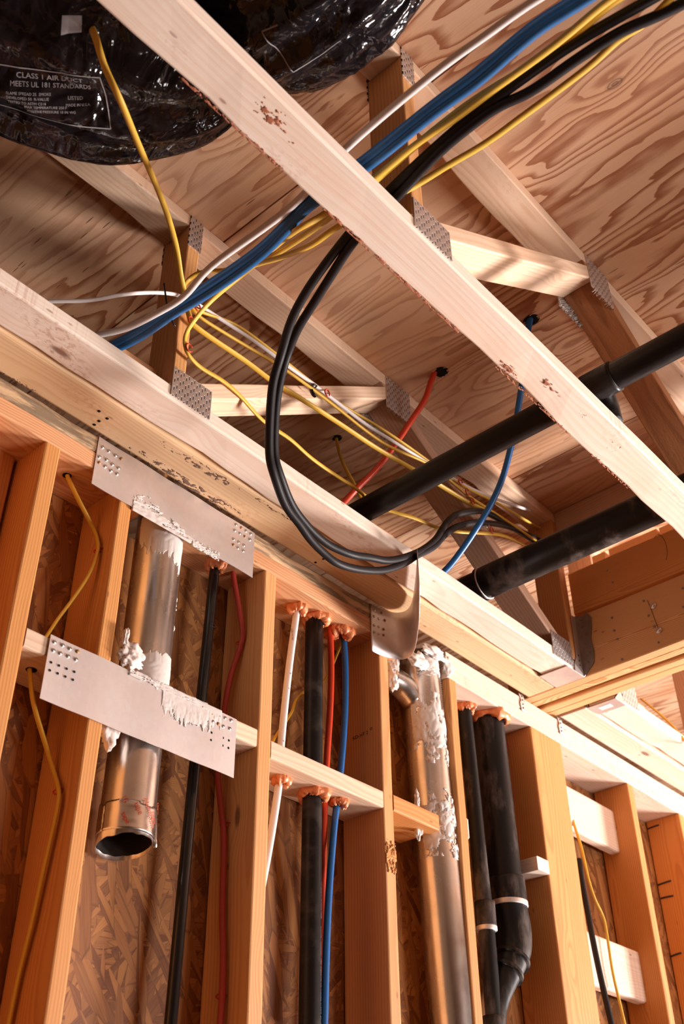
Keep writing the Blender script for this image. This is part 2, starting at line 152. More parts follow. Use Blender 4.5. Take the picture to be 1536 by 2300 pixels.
def ply_mat():
    t = NT('rotary_cut_plywood'); o = t.tc.outputs['Object']; x, y, z = t.sep(o)
    off = t.M('MULTIPLY', t.oi.outputs['Random'], 23)
    x = t.M('ADD', x, off)
    kd = t.vor(t.comb(t.M('MULTIPLY', x, 5.0), t.M('MULTIPLY', y, 2.6), 0), 1)
    n1 = t.noise(t.comb(t.M('MULTIPLY', x, 5.2), t.M('MULTIPLY', y, .62), 0), 1, 3.2, .42, .1)
    n1 = t.M('ADD', n1, t.M('MULTIPLY', t.noise(t.comb(t.M('MULTIPLY', x, 60), t.M('MULTIPLY', y, 13), 0), 1, 2), .022))
    n1 = t.M('ADD', n1, t.M('MULTIPLY', t.rng(kd, 0, .35, 1, 0), .10))
    fr = t.M('FRACT', t.M('MULTIPLY', n1, 20))
    band = t.M('MULTIPLY', t.rng(fr, .38, .90), t.rng(fr, .93, .985, 1, 0))
    zone = t.rng(t.noise(t.comb(t.M('MULTIPLY', x, 1.7), t.M('MULTIPLY', y, .8), 0), 1.2, 1), .34, .55, .35, 1)
    fibre = t.noise(t.comb(t.M('MULTIPLY', x, 330), t.M('MULTIPLY', y, 9), 0), 1, 2)
    f = t.M('MULTIPLY', t.M('MULTIPLY', band, zone), 1.0)
    f = t.M('ADD', f, t.M('MULTIPLY', t.M('SUBTRACT', fibre, .5), .42), clamp=True)
    blot = t.noise(t.comb(t.M('MULTIPLY', x, 3), t.M('MULTIPLY', y, 1.2), 3.3), 1.5, 2)
    base = t.mix(t.rng(blot, .35, .65), (.72, .45, .285), (.62, .335, .18))
    col = t.mix(f, base, (.33, .115, .042))
    rg = t.M('FRACT', t.M('MULTIPLY', kd, 55))
    sel = t.rng(t.noise(t.comb(t.M('MULTIPLY', x, 5.0), t.M("MULTIPLY", y, 2.6), 0), .8, 0), .38, .42)
    kn = t.M('MULTIPLY', t.M('MULTIPLY', t.rng(kd, .05, .075, 1, 0), sel), t.rng(rg, .3, .8, .45, 1))
    col = t.mix(t.M('MULTIPLY', kn, .75), col, (.15, .055, .025))
    # short dark checks along the grain
    cv = t.comb(t.M('MULTIPLY', x, 75), t.M('MULTIPLY', y, 9), 0)
    ck = t.M('MULTIPLY', t.rng(t.vor(cv, 1), .10, .17, 1, 0), t.rng(t.noise(cv, .045, 1), .56, .60))
    col = t.mix(t.M('MULTIPLY', ck, .7), col, (.17, .06, .022))
    return t.done(col, .6, 0, t.bump(t.M('ADD', t.M('MULTIPLY', fibre, .6), t.M('MULTIPLY', ck, -2)), .3, .001))

def osb_mat():
    t = NT('oriented_strand_board'); o = t.tc.outputs['Object']; x, y, z = t.sep(o)
    x = t.M('ADD', t.M('MULTIPLY', y, .3), x)
    wob = t.noise(t.comb(x, z, 0), 9, 2, out='Color')
    col = None; hh = None
    for i, (a, ln, wd) in enumerate(((.15, .10, .014), (1.40, .11, .016), (.85, .10, .013), (2.25, .09, .015), (1.75, .12, .022))):
        ca, sa = math.cos(a), math.sin(a)
        u = t.M('ADD', t.M('MULTIPLY', x, ca), t.M('MULTIPLY', z, sa)); v = t.M('SUBTRACT', t.M('MULTIPLY', z, ca), t.M('MULTIPLY', x, sa))
        vec = t.V('ADD', t.comb(t.M('DIVIDE', u, ln), t.M('DIVIDE', v, wd), i * 7.3), t.V('MULTIPLY', wob, (.35, .35, 0)))
        cell = t.vor(vec, 1, out='Color', rand=.95); edge = t.vor(vec, 1, 'DISTANCE_TO_EDGE')
        cr, cg, cb = t.sep(cell)
        fib = t.noise(t.comb(t.M('MULTIPLY', u, 18), t.M('MULTIPLY', v, 420), i * 3.1), 1, 2)
        tone = t.M('ADD', t.M('MULTIPLY', cg, .75), t.M('MULTIPLY', t.M('SUBTRACT', fib, .5), .55), clamp=True)
        c = t.mix(tone, (.16, .048, .010), (.52, .225, .062))
        c = t.mix(t.M('MULTIPLY', t.rng(edge, 0, .05, 1, 0), .6), c, (.12, .04, .012))
        if col is None: col, hh = c, t.M('MULTIPLY', cg, .6)
        else:
            m = t.rng(cr, .60, .61); col = t.mix(m, col, c); hh = t.M('ADD', t.M('MULTIPLY', hh, t.M('SUBTRACT', 1, m)), t.M('MULTIPLY', m, cb))
    return t.done(col, .55, 0, t.bump(hh, .5, .004))

def metal(name, col, rough, spangle=.12, metallic=1.0, slots=0, aniso=0):
    t = NT(name); o = t.tc.outputs['Object']; x, y, z = t.sep(o)
    sp = t.vor(o, 90, out='Color'); s1, s2, s3 = t.sep(sp)
    n = t.noise(o, 14, 4); sm = t.noise(t.comb(t.M('MULTIPLY', x, 6), y, t.M('MULTIPLY', z, 90)), 3, 3)
    c = t.mix(t.M('MULTIPLY', t.rng(n, .35, .7), .5), col, tuple(k * .72 for k in col))
    c = t.mix(t.M('MULTIPLY', s1, spangle), c, (.95, .93, .9))
    rg = t.M('ADD', t.M('MULTIPLY', n, .25), rough - .1)
    h = t.M('MULTIPLY', n, .3); met = metallic
    if slots:   # punched teeth: staggered rows of dark slots with a bright raised lip
        u = t.M('DIVIDE', x, .0074); col_i = t.M('FLOOR', u)
        v = t.M('ADD', t.M('DIVIDE', z, slots), t.M('MULTIPLY', t.M('MODULO', t.M('ABSOLUTE', col_i), 2.0), .38))
        fu = t.M('ABSOLUTE', t.M('SUBTRACT', t.M('FRACT', u), .5)); fv = t.M('FRACT', v)
        inx = t.rng(fu, .13, .20, 1, 0)
        slot = t.M('MULTIPLY', inx, t.M('MULTIPLY', t.rng(fv, .22, .27), t.rng(fv, .66, .70, 1, 0)))
        lip = t.M('MULTIPLY', inx, t.M('MULTIPLY', t.rng(fv, .66, .70), t.rng(fv, .80, .86, 1, 0)))
        c = t.mix(slot, c, (.02, .012, .01)); c = t.mix(lip, c, (.98, .96, .94))
        met = t.M('SUBTRACT', 1.0, slot); rg = t.M('ADD', rg, t.M('MULTIPLY', slot, .4), clamp=True)
        h = t.M('ADD', h, t.M('SUBTRACT', t.M('MULTIPLY', lip, 2), t.M('MULTIPLY', slot, 3)))
    return t.done(c, rg, met, t.bump(h, .4, .0012))

def plain(name, col, rough=.5, metallic=0, mottle=.12, scale=30, bump=.1, stretch=(1, 1, 1), coat=0, dust=0):
    extra = {'Specular IOR Level': .22} if max(col) < .03 and rough > .3 else {}
    t = NT(name); o = t.V('MULTIPLY', t.tc.outputs['Object'], stretch)
    n = t.noise(o, scale, 4); c = t.mix(t.M('MULTIPLY', n, mottle * 2), col, tuple(k * .55 for k in col))
    rg = rough
    if dust:
        d = t.rng(t.noise(o, scale * .35, 5, .65), .50, .68); c = t.mix(t.M('MULTIPLY', d, dust), c, (.40, .32, .28)); rg = t.M('MULTIPLY_ADD', d, .35 * dust, rough)
    return t.done(c, rg, metallic, t.bump(n, bump, .0015), **extra)

M = dict(
    pale=wood('pale_spruce', (.90, .75, .63), (.76, .53, .38), contrast=.34, stain=.55, knots=.4, rough=.6),
    pale3=wood('pale_fir_plate', (.78, .60, .48), (.62, .41, .28), contrast=.4, stain=.2, knots=.5),
    pale2=wood('pale_pine', (.82, .60, .43), (.64, .37, .21), contrast=.45, stain=.15, knots=.5),
    fir=wood('orange_fir', (.64, .285, .085), (.44, .15, .032), ring=.006, contrast=.55, knots=.35),
    fir2=wood('honey_fir', (.69, .345, .130), (.50, .19, .052), ring=.008, contrast=.5, knots=.5),
    red=wood('reddish_plate_fir', (.70, .365, .18), (.48, .175, .07), ring=.0045, contrast=.6, knots=.3),
    rough=wood('rough_brown_fir', (.44, .19, .075), (.22, .065, .018), contrast=.5, knots=.2, sawn=1, rough=.8),
    brown=wood('brown_spruce', (.60, .385, .27), (.40, .20, .12), contrast=.45, knots=.3),
    moldy=wood('weathered_wane', (.66, .44, .25), (.44, .26, .13), contrast=.3, weather=.62, sawn=.8, rough=.85),
    stained=wood('knotty_fir', (.80, .54, .31), (.58, .31, .14), contrast=.35, knots=.9, stain=.35, weather=0),
    lvl=wood('beam_fir', (.78, .47, .22), (.50, .19, .05), ring=.0038, contrast=.75, knots=.1),
    ply=ply_mat(), osb=osb_mat(),
    galv=metal('galvanised_sheet', (.78, .71, .69), .50), duct=metal('bright_duct_steel', (.72, .69, .66), .24, .03),
    plate=metal('tooth_plate_steel', (.74, .69, .67), .45, .08, slots=.0225), dark_steel=metal('dull_hanger_steel', (.30, .27, .26), .5, .05),
    chrome=metal('bright_nail_steel', (.8, .78, .76), .3, 0),
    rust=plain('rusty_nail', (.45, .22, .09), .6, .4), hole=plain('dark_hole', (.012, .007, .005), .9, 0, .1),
    abs=plain('black_abs_plastic', (.010, .008, .008), .38, 0, .3, 40, .12, (1, .25, 1), 0, .07),
    abs_dusty=plain('dusty_black_abs', (.011, .009, .009), .42, 0, .3, 36, .15, (1, 1, .35), 0, .22),
    black=plain('black_cable_jacket', (.016, .013, .014), .5, 0, .2, 60, .1),
    gloss=plain('glossy_black_pipe', (.010, .008, .008), .2, 0, .3, 80, .1),
    white=plain('white_cable_jacket', (.74, .68, .66), .45, 0, .08, 60, .05), pvc=plain('white_plastic_pipe', (.82, .76, .74), .35, 0, .05, 30, .03),
    blue=plain('blue_tubing', (.012, .13, .40), .38, 0, .2, 60, .05), bluecab=plain('blue_cable_jacket', (.014, .12, .33), .45, 0, .3, 70, .08),
    yellow=plain('yellow_cable_jacket', (.74, .45, .055), .45, 0, .12, 80, .06), redpex=plain('orange_red_tubing', (.62, .045, .012), .36, 0, .12, 40, .03),
    pinkpex=plain('dull_red_tubing', (.50, .052, .035), .5, 0, .15, 40, .05),
    staple=plain('red_plastic_staple', (.62, .05, .02), .4, 0, .1, 60, .03),
    foam=plain('orange_fire_foam', (.82, .27, .10), .42, 0, .3, 130, .9), mastic=plain('white_duct_mastic', (.70, .62, .57), .6, 0, .2, 40, .25, (1, 1, .4)),
    fluff=plain('pale_insulation_fluff', (.84, .72, .66), .9, 0, .15, 60, .8), ink=plain('printed_ink', (.03, .02, .02), .7), grayink=plain('pale_grey_print', (.34, .31, .31), .7, 0, .3, 200),
    redink=plain('red_print', (.60, .07, .02), .5), sticker=plain('white_sticker', (.80, .78, .76), .5), tape=metal('foil_tape', (.72, .68, .65), .22, .05),
    concrete=plain('dusty_subfloor', (.20, .12, .07), .8, 0, .3, 6, .3), drywall=plain('unpainted_wallboard', (.22, .14, .09), .8, 0, .1, 5, .1),
)
def film():
    t = NT('black_duct_film'); o = t.tc.outputs['Object']; x, y, z = t.sep(o)
    wv = t.comb(t.M('MULTIPLY', x, 13), t.M('MULTIPLY', y, 10), t.M('MULTIPLY', z, 2.2))
    n = t.noise(wv, 1.0, 2.5, .5, .9); n2 = t.noise(t.comb(t.M('MULTIPLY', x, 55), t.M('MULTIPLY', y, 40), t.M('MULTIPLY', z, 9)), 1, 2, .5, .4)
    h = t.M('ADD', n, t.M('MULTIPLY', n2, .09))
    return t.done((.007, .006, .008), .12, 0, t.bump(h, .85, .034))
M['film'] = film()

# ------------------------------------------------------------------ objects
def tag(o, label=None, cat=None, group=None, kind=None):
    if label: o['label'] = label
    if cat: o['category'] = cat
    if group: o['group'] = group
    if kind: o['kind'] = kind
    return o
def empty(name, loc, label, cat, group=None):
    o = bpy.data.objects.new(name, None); C.objects.link(o); o.location = loc; o.empty_display_size = .05
    return tag(o, label, cat, group)
def link(name, me, mat, parent=None, mw=None, smooth=True):
    o = bpy.data.objects.new(name, me); C.objects.link(o)
    if mat is not None and not me.materials: me.materials.append(mat)
    if mw is not None: o.matrix_world = mw
    if smooth:
        for p in me.polygons: p.use_smooth = True
    if parent is not None:
        o.parent = parent; o.matrix_parent_inverse = Matrix.Translation(parent.location).inverted() if parent.parent is None and parent.type == 'EMPTY' else parent.matrix_world.inverted()
    return o
def bm_obj(name, bm, mat, parent=None, mw=None, smooth=True):
    bmesh.ops.recalc_face_normals(bm, faces=bm.faces)
    me = bpy.data.meshes.new(name); bm.to_mesh(me); bm.free(); return link(name, me, mat, parent, mw, smooth)

def lumber(name, p0, p1, wy, wz, mat, parent=None, ydir=(0, 1, 0), cut0=None, cut1=None, wane=None, bev=.003, jit=.0006, step=.07):
    """Board from p0 to p1 (centre line); wy across ydir, wz across the third direction. cut = world z at which an end is sawn flat."""
    p0, p1 = Vector(p0), Vector(p1); ax = (p1 - p0).normalized(); L = (p1 - p0).length
    yd = Vector(ydir); yd = (yd - ax * yd.dot(ax)).normalized(); zd = ax.cross(yd)
    mw = Matrix(((ax.x, yd.x, zd.x, p0.x), (ax.y, yd.y, zd.y, p0.y), (ax.z, yd.z, zd.z, p0.z), (0, 0, 0, 1)))
    hy, hz = wy / 2, wz / 2; prof = []
    for sy, sz, a0 in ((1, 1, 0), (-1, 1, 90), (-1, -1, 180), (1, -1, 270)):
        for a in (0, 45, 90):
            an = math.radians(a0 + a); prof.append((sy * (hy - bev) + bev * math.cos(an), sz * (hz - bev) + bev * math.sin(an), sy, sz))
    n = max(2, int(L / step)); bm = bmesh.new(); rings = []
    sd = rnd.random() * 100
    for i in range(n + 1):
        x = L * i / n; ring = []
        for (y, z, sy, sz) in prof:
            jy = (noise.noise(Vector((x * 5 + sd, sy * 3, 1.3))) * jit * 2); jz = (noise.noise(Vector((x * 5 + sd, sz * 3, 9.3))) * jit * 2)
            X = x
            if wane and (sy, sz) in wane:
                k = max(0, noise.noise(Vector((x * 9 + sd, 5.5, 0)))) * .010 + max(0, noise.noise(Vector((x * 34 + sd, 2.5, 0)))) * .005
                jy -= sy * k; jz -= sz * k * .4
            v = Vector((X, y + jy, z + jz))
            if i == 0 and cut0 is not None and abs(ax.z) > 1e-3: v.x += (cut0 - (mw @ v).z) / ax.z
            if i == n and cut1 is not None and abs(ax.z) > 1e-3: v.x += (cut1 - (mw @ v).z) / ax.z
            ring.append(bm.verts.new(v))
        rings.append(ring)
    m = len(prof)
    for a, b in zip(rings, rings[1:]):
        for k in range(m): bm.faces.new((a[k], a[(k + 1) % m], b[(k + 1) % m], b[k]))
    bm.faces.new(rings[0][::-1]); bm.faces.new(rings[-1])
    o = bm_obj(name, bm, mat, parent, mw, smooth=False); return o
def beamX(name, x0, x1, y0, y1, z0, z1, mat, parent=None, **k): return lumber(name, (x0, (y0 + y1) / 2, (z0 + z1) / 2), (x1, (y0 + y1) / 2, (z0 + z1) / 2), y1 - y0, z1 - z0, mat, parent, **k)
def beamY(name, y0, y1, x0, x1, z0, z1, mat, parent=None, **k): return lumber(name, ((x0 + x1) / 2, y0, (z0 + z1) / 2), ((x0 + x1) / 2, y1, (z0 + z1) / 2), x1 - x0, z1 - z0, mat, parent, ydir=(1, 0, 0), **k)
def beamZ(name, z0, z1, x0, x1, y0, y1, mat, parent=None, **k): return lumber(name, ((x0 + x1) / 2, (y0 + y1) / 2, z0), ((x0 + x1) / 2, (y0 + y1) / 2, z1), y1 - y0, x1 - x0, mat, parent, ydir=(0, 1, 0), **k)
def box(name, lo, hi, mat, parent=None, bev=0):
    bm = bmesh.new(); bmesh.ops.create_cube(bm, size=1)
    c = [(a + b) / 2 for a, b in zip(lo, hi)]; s = [b - a for a, b in zip(lo, hi)]
    for v in bm.verts: v.co = Vector((v.co.x * s[0], v.co.y * s[1], v.co.z * s[2]))
    if bev: bmesh.ops.bevel(bm, geom=bm.edges[:], offset=bev, segments=2, affect='EDGES')
    return bm_obj(name, bm, mat, parent, Matrix.Translation(c), smooth=False)

def smooth_path(pts, sub=5):
    P = [Vector(p) for p in pts]; out = []
    for i in range(len(P) - 1):
        a = P[max(i - 1, 0)]; b = P[i]; c = P[i + 1]; d = P[min(i + 2, len(P) - 1)]
        for k in range(sub):
            t = k / sub
            out.append(.5 * ((2 * b) + (c - a) * t + (2 * a - 5 * b + 4 * c - d) * t * t + (-a + 3 * b - 3 * c + d) * t ** 3))
    out.append(P[-1]); 
    for _ in range(2): out = [out[0]] + [(out[i - 1] + out[i] * 2 + out[i + 1]) / 4 for i in range(1, len(out) - 1)] + [out[-1]]
    return out
def tube_bm(bm, pts, rad, seg=14, flat=1.0, twist=0, caps=True, disp=None):
    """Tube along pts; rad a number or a list; flat squashes one axis (flat cable)."""
    P = [Vector(p) for p in pts]; n = len(P)
    T = [(P[min(i + 1, n - 1)] - P[max(i - 1, 0)]).normalized() for i in range(n)]
    up = Vector((0, 0, 1)) if abs(T[0].z) < .9 else Vector((1, 0, 0))
    N = (up - T[0] * up.dot(T[0])).normalized(); rings = []
    for i in range(n):
        N = (N - T[i] * N.dot(T[i])).normalized(); B = T[i].cross(N); r = rad[i] if isinstance(rad, (list, tuple)) else rad
        ring = []
        for k in range(seg):
            a = 2 * PI * k / seg + twist * i
            v = P[i] + N * (math.cos(a) * r * flat) + B * (math.sin(a) * r)
            if disp: v = disp(v, P[i], i / (n - 1), a)
            ring.append(bm.verts.new(v))
        rings.append(ring)
    for a, b in zip(rings, rings[1:]):
        for k in range(seg): bm.faces.new((a[k], a[(k + 1) % seg], b[(k + 1) % seg], b[k]))
    if caps: bm.faces.new(rings[0][::-1]); bm.faces.new(rings[-1])
    return rings
def taper(n, keys):
    out = []
    for i in range(n):
        u = i / (n - 1) * (len(keys) - 1); k = min(int(u), len(keys) - 2); out.append(keys[k] + (keys[k + 1] - keys[k]) * (u - k))
    return out
def tube(name, pts, rad, mat, parent=None, sub=5, seg=14, **k):
    P = smooth_path(pts, sub) if sub else [Vector(p) for p in pts]
    o0 = P[len(P) // 2].copy(); bm = bmesh.new()
    if isinstance(rad, list): rad = taper(len(P), rad)
    tube_bm(bm, [p - o0 for p in P], rad, seg, **k)
    return bm_obj(name, bm, mat, parent, Matrix.Translation(o0))
def pipe(name, a, b, r, mat, parent=None, seg=40, hollow=0):
    """Straight pipe, optionally open at the end b."""
    a, b = Vector(a), Vector(b); bm = bmesh.new(); ax = b - a
    n = 8; pts = [ax * (i / n) for i in range(n + 1)]
    if hollow: pts += [ax * .999999, ax * .97, ax * .75, ax * .2]; rr = [r] * (n + 1) + [r - hollow] * 4
    else: rr = r
    P = pts; N = ax.normalized(); up = Vector((0, 0, 1)) if abs(N.z) < .9 else Vector((1, 0, 0)); U = (up - N * up.dot(N)).normalized(); B = N.cross(U); rings = []
    for i, p in enumerate(P):
        q = rr[i] if isinstance(rr, list) else rr
        rings.append([bm.verts.new(p + U * math.cos(2 * PI * k / seg) * q + B * math.sin(2 * PI * k / seg) * q) for k in range(seg)])
    for x, y in zip(rings, rings[1:]):
        for k in range(seg): bm.faces.new((x[k], x[(k + 1) % seg], y[(k + 1) % seg], y[k]))
    bm.faces.new(rings[0][::-1]); bm.faces.new(rings[-1])
    me = bpy.data.meshes.new(name); bm.to_mesh(me); bm.free(); return link(name, me, mat, parent, Matrix.Translation(a))
def blob(name, c, r, mat, parent=None, sq=(1, 1, 1), amp=.35, freq=45, sub=4):
    bm = bmesh.new(); bmesh.ops.create_icosphere(bm, subdivisions=sub, radius=1)
    c = Vector(c)
    for v in bm.verts:
        d = v.co.normalized(); n = noise.fractal(d * 1.9 + c * freq, .8, 2.1, 4) * amp + abs(noise.noise(d * 4.2 + c * 31)) * amp * .6
        v.co = Vector((d.x * sq[0], d.y * sq[1], d.z * sq[2])) * r * (1 + n)
    return bm_obj(name, bm, mat, parent, Matrix.Translation(c))
def torus_foam(name, c, R, r, mat, parent=None, amp=.5):
    """A ragged collar of foam round a pipe coming down out of a hole."""
    bm = bmesh.new(); c = Vector(c); ns, nt = 56, 16; g = []
    for i in range(ns):
        a = 2 * PI * i / ns; rr = r * (1 + amp * noise.noise(Vector((math.cos(a) * 1.7, math.sin(a) * 1.7, c.x * 11)))) ; row = []
        for j in range(nt):
            b = 2 * PI * j / nt
            k = 1 + .45 * noise.fractal(Vector((math.cos(a) * 4, math.sin(a) * 4, b * .9 + c.x * 9)), .8, 2, 3)
            row.append(bm.verts.new(Vector(((R + rr * .9 * k * math.cos(b)) * math.cos(a), (R + rr * .9 * k * math.cos(b)) * math.sin(a), rr * 1.1 * k * math.sin(b)))))
        g.append(row)
    for i in range(ns):
        for j in range(nt): bm.faces.new((g[i][j], g[(i + 1) % ns][j], g[(i + 1) % ns][(j + 1) % nt], g[i][(j + 1) % nt]))
    return bm_obj(name, bm, mat, parent, Matrix.Translation(c))
def patch(name, fn, mask, nu, nv, mat, parent, origin, thick=.002):
    """Ragged skin over a surface: fn(u, v, lift) -> point, kept where mask(u, v) > 0, thickness growing inward from its edge."""
    bm = bmesh.new(); top = {}; bot = {}; o = Vector(origin)
    keep = lambda i, j: mask((i + .5) / nu, (j + .5) / nv) > 0
    def vt(i, j):
        if (i, j) not in top:
            u, v = i / nu, j / nv; m = max(0, min(1, mask(u, v) * 4))
            h = thick * (.35 + m * (.8 + 1.1 * abs(noise.noise(Vector((u * 9, v * 8, o.x * 5))))))
            top[i, j] = bm.verts.new(Vector(fn(u, v, h)) - o); bot[i, j] = bm.verts.new(Vector(fn(u, v, -.0004)) - o)
        return top[i, j], bot[i, j]
    cells = [(i, j) for i in range(nu) for j in range(nv) if keep(i, j)]; S = set(cells)
    for i, j in cells:
        q = [vt(i, j), vt(i + 1, j), vt(i + 1, j + 1), vt(i, j + 1)]
        bm.faces.new([a[0] for a in q]); bm.faces.new([a[1] for a in q][::-1])
        for (di, dj), (a, b) in (((0, -1), (0, 1)), ((1, 0), (1, 2)), ((0, 1), (2, 3)), ((-1, 0), (3, 0))):
            if (i + di, j + dj) not in S: bm.faces.new((q[a][0], q[a][1], q[b][1], q[b][0]))
    if not cells: bm.free(); return None
    return bm_obj(name, bm, mat, parent, Matrix.Translation(o))
def text_bm(s, size, ext=.0):
    cu = bpy.data.curves.new('t', 'FONT'); cu.body = s; cu.size = size; cu.extrude = ext; cu.resolution_u = 2
    o = bpy.data.objects.new('t', cu); me = bpy.data.meshes.new_from_object(o)
    bm = bmesh.new(); bm.from_mesh(me); bpy.data.objects.remove(o); bpy.data.curves.remove(cu); bpy.data.meshes.remove(me); return bm
def text_on(name, s, size, fn, mat, parent, mw=None):
    """Printed words laid on a surface: fn(x, y) -> local point."""
    bm = text_bm(s, size); bmesh.ops.subdivide_edges(bm, edges=[e for e in bm.edges if e.calc_length() > size * .6], cuts=1)
    for v in bm.verts: v.co = Vector(fn(v.co.x, v.co.y))
    me = bpy.data.meshes.new(name); bm.to_mesh(me); bm.free(); return link(name, me, mat, parent, mw, smooth=False)

# ================================================================== STRUCTURE
def st(o): o['kind'] = 'structure'; return o
st(box('floor', (-2.5, -3.2, -1.06), (7.8, 1.75, -1.0), M['concrete']))
sheets = ((-2.5, -.142), (-.138, 1.079), (1.083, 2.30), (2.304, 4.40), (4.404, 7.8))
for i, (a, b) in enumerate(sheets):
    o = box('ceiling', (a, -3.2, PLY + .001), (b, 2.6, PLY + .019), M['ply']); st(o)
st(box('wall_back', (-2.5, 1.628, -1.0), (7.8, 1.642, 1.398), M['osb']))
st(box('wall_far', (-2.5, 2.6, -1.0), (7.8, 2.62, PLY + .02), M['osb']))
# the opposite side of the room with an unseen window opening, added for the assumed light, and the end walls
W0, W1, WZ0, WZ1 = 2.7, 4.5, -.95, .35
bm = bmesh.new()
for lo, hi in (((-2.5, -3.24, -1), (W0, -3.2, PLY)), ((W1, -3.24, -1), (7.8, -3.2, PLY)), ((W0, -3.24, -1), (W1, -3.2, WZ0)), ((W0, -3.24, WZ1), (W1, -3.2, PLY))):
    r = bmesh.ops.create_cube(bm, size=1)
    for v in r['verts']: v.co = Vector([(a + b) / 2 + (b - a) * c for a, b, c in zip(lo, hi, v.co)])
st(bm_obj('wall_front', bm, M['drywall'], smooth=False))
st(box('wall_left', (-2.54, -3.2, -1), (-2.5, 2.6, PLY), M['drywall']))

# ================================================================== WALL FRAMING
WD = 1.626
def stud(x0, x1, label, mat='fir', y0=1.5, y1=WD, group='wall studs', **k):
    o = beamZ('wall_stud', -.962, STUD_TOP, x0, x1, y0, y1, M[mat], bev=.004, **k); return tag(o, label, 'stud', group)
stud(.690, .728, 'wall stud at the very left edge, leftmost in the frame')
stud(.8365, .873, 'orange wall stud second from the left, left of the upper loop of yellow cable')
stud(1.0275, 1.061, 'wall stud just left of the short cut-off metal duct, yellow cable stapled to its side')
stud(1.4515, 1.4905, 'wall stud between the red tube and the white plastic pipe', 'fir2')
stud(1.8617, 1.898, 'chipped wall stud just left of the long metal duct', 'fir2')
stud(2.160, 2.194, 'narrow-looking wall stud squeezed between the long metal duct and the black drain pipes', 'fir')
post = stud(2.562, 2.728, 'wide post under the deep beam, right of the large black drain pipe', 'fir', group=None)
stud(3.130, 3.168, 'wall stud with a knot and ink stamp, first to the right of the wide post', 'fir')
stud(3.485, 3.523, 'last wall stud at the right edge with black nail marks', 'fir')
o = beamZ('flat_stud', -.962, STUD_TOP, .733, .828, 1.590, 1.626, M['fir']); tag(o, 'stud turned flat against the strand board between the two leftmost studs', 'stud')
o = beamX('sole_plate', -1.2, 5.2, 1.5, WD, -1.0, -.963, M['fir2']); tag(o, 'long sole plate on the floor under the wall studs', 'plate')

o = beamX('top_plate', -1.2, 1.118, 1.5, WD + .012, 1.401, 1.4435, M['red']); tag(o, 'lower top plate of the left part of the wall, drilled for a yellow cable', 'plate', 'lower top plates')
o = beamX('top_plate', 1.240, 1.985, 1.5, WD + .012, 1.401, 1.4435, M['red']); tag(o, 'lower top plate above the white, black, red and blue pipes', 'plate', 'lower top plates')
o = beamX('top_plate', 2.156, 5.2, 1.5, WD + .012, 1.401, 1.4395, M['pale3']); tag(o, 'pale lower top plate right of the long metal duct', 'plate', 'lower top plates')
o = beamX('upper_top_plate', -1.2, .957, 1.5, WD + .012, 1.4445, 1.488, M['moldy'], wane=((-1, 1), (-1, -1)), bev=.006); tag(o, 'grey weathered upper top plate with bark edge at the left', 'plate', 'upper top plates')
o = beamX('upper_top_plate', 1.240, 1.985, 1.5, WD + .012, 1.4445, 1.488, M['moldy'], wane=((-1, 1), (-1, -1)), bev=.006); tag(o, 'grey weathered upper top plate between the two flat metal guards', 'plate', 'upper top plates')
o = beamX('upper_top_plate', 2.156, 5.2, 1.5, WD + .012, 1.4405, 1.4815, M['pale3']); tag(o, 'clean pale upper top plate at the right with a dark gap above it', 'plate', 'upper top plates')

def block(x0, x1, z0, z1, label, mat='pale2', y0=1.5, y1=WD, **k):
    o = beamX('blocking', x0 + .001, x1 - .001, y0, y1, z0, z1, M[mat], bev=.004, **k); return tag(o, label, 'blocking', 'fire blocking between the studs')
block(.873, 1.0275, .951, .990, 'short blocking at far left with a hole for the lower yellow cable')
block(1.061, 1.120, .955, .994, 'stub of blocking between stud and short duct, behind the lower metal guard')
block(1.243, 1.4495, .958, .997, 'blocking behind the right end of the lower metal guard, pale end showing')
block(1.4905, 1.8617, .946, .987, 'pale blocking pierced by the white, black, red and blue pipes')
block(1.898, 2.074, .950, .990, 'blocking stub smeared with mastic left of the long metal duct', 'fir')
o = beamX('nailing_block', 2.7285, 3.1295, 1.566, 1.604, 1.185, 1.325, M['pale3'], bev=.008); tag(o, 'upper pale rounded board set upright between the wide post and the next stud', 'blocking')
o = beamX('nailing_block', 2.7285, 3.1295, 1.560, 1.598, .740, .885, M['pale3'], bev=.008); tag(o, 'lower pale rounded board set upright between the wide post and the next stud', 'blocking')
o = beamY('stub_block', 1.497, 1.585, 2.505, 2.5615, .962, .999, M['pale']); tag(o, 'small pale cut-off nailed beside the wide post, behind the large drain pipe', 'block')
o = box('shim', (2.1945, 1.502, .965), (2.2045, 1.516, 1.018), M['pale'], bev=.003); tag(o, 'tiny pale wood chip on the stud right of the long metal duct', 'shim')

# ledgers running beside the trusses
o = beamX('ledger_board', -1.2, 2.558, 1.3995, 1.497, 1.4905, 1.528, M['stained'], bev=.007, wane=None); tag(o, 'long orange ledger board between wall plates and nearest truss, nail holes and dark bark streaks', 'board', 'ledger boards over the wall')
o = beamX('ledger_board', 2.737, 5.2, 1.3995, 1.497, 1.4905, 1.528, M['pale3'], bev=.007); tag(o, 'pale ledger board beyond the deep beam, lower right', 'board', 'ledger boards over the wall')

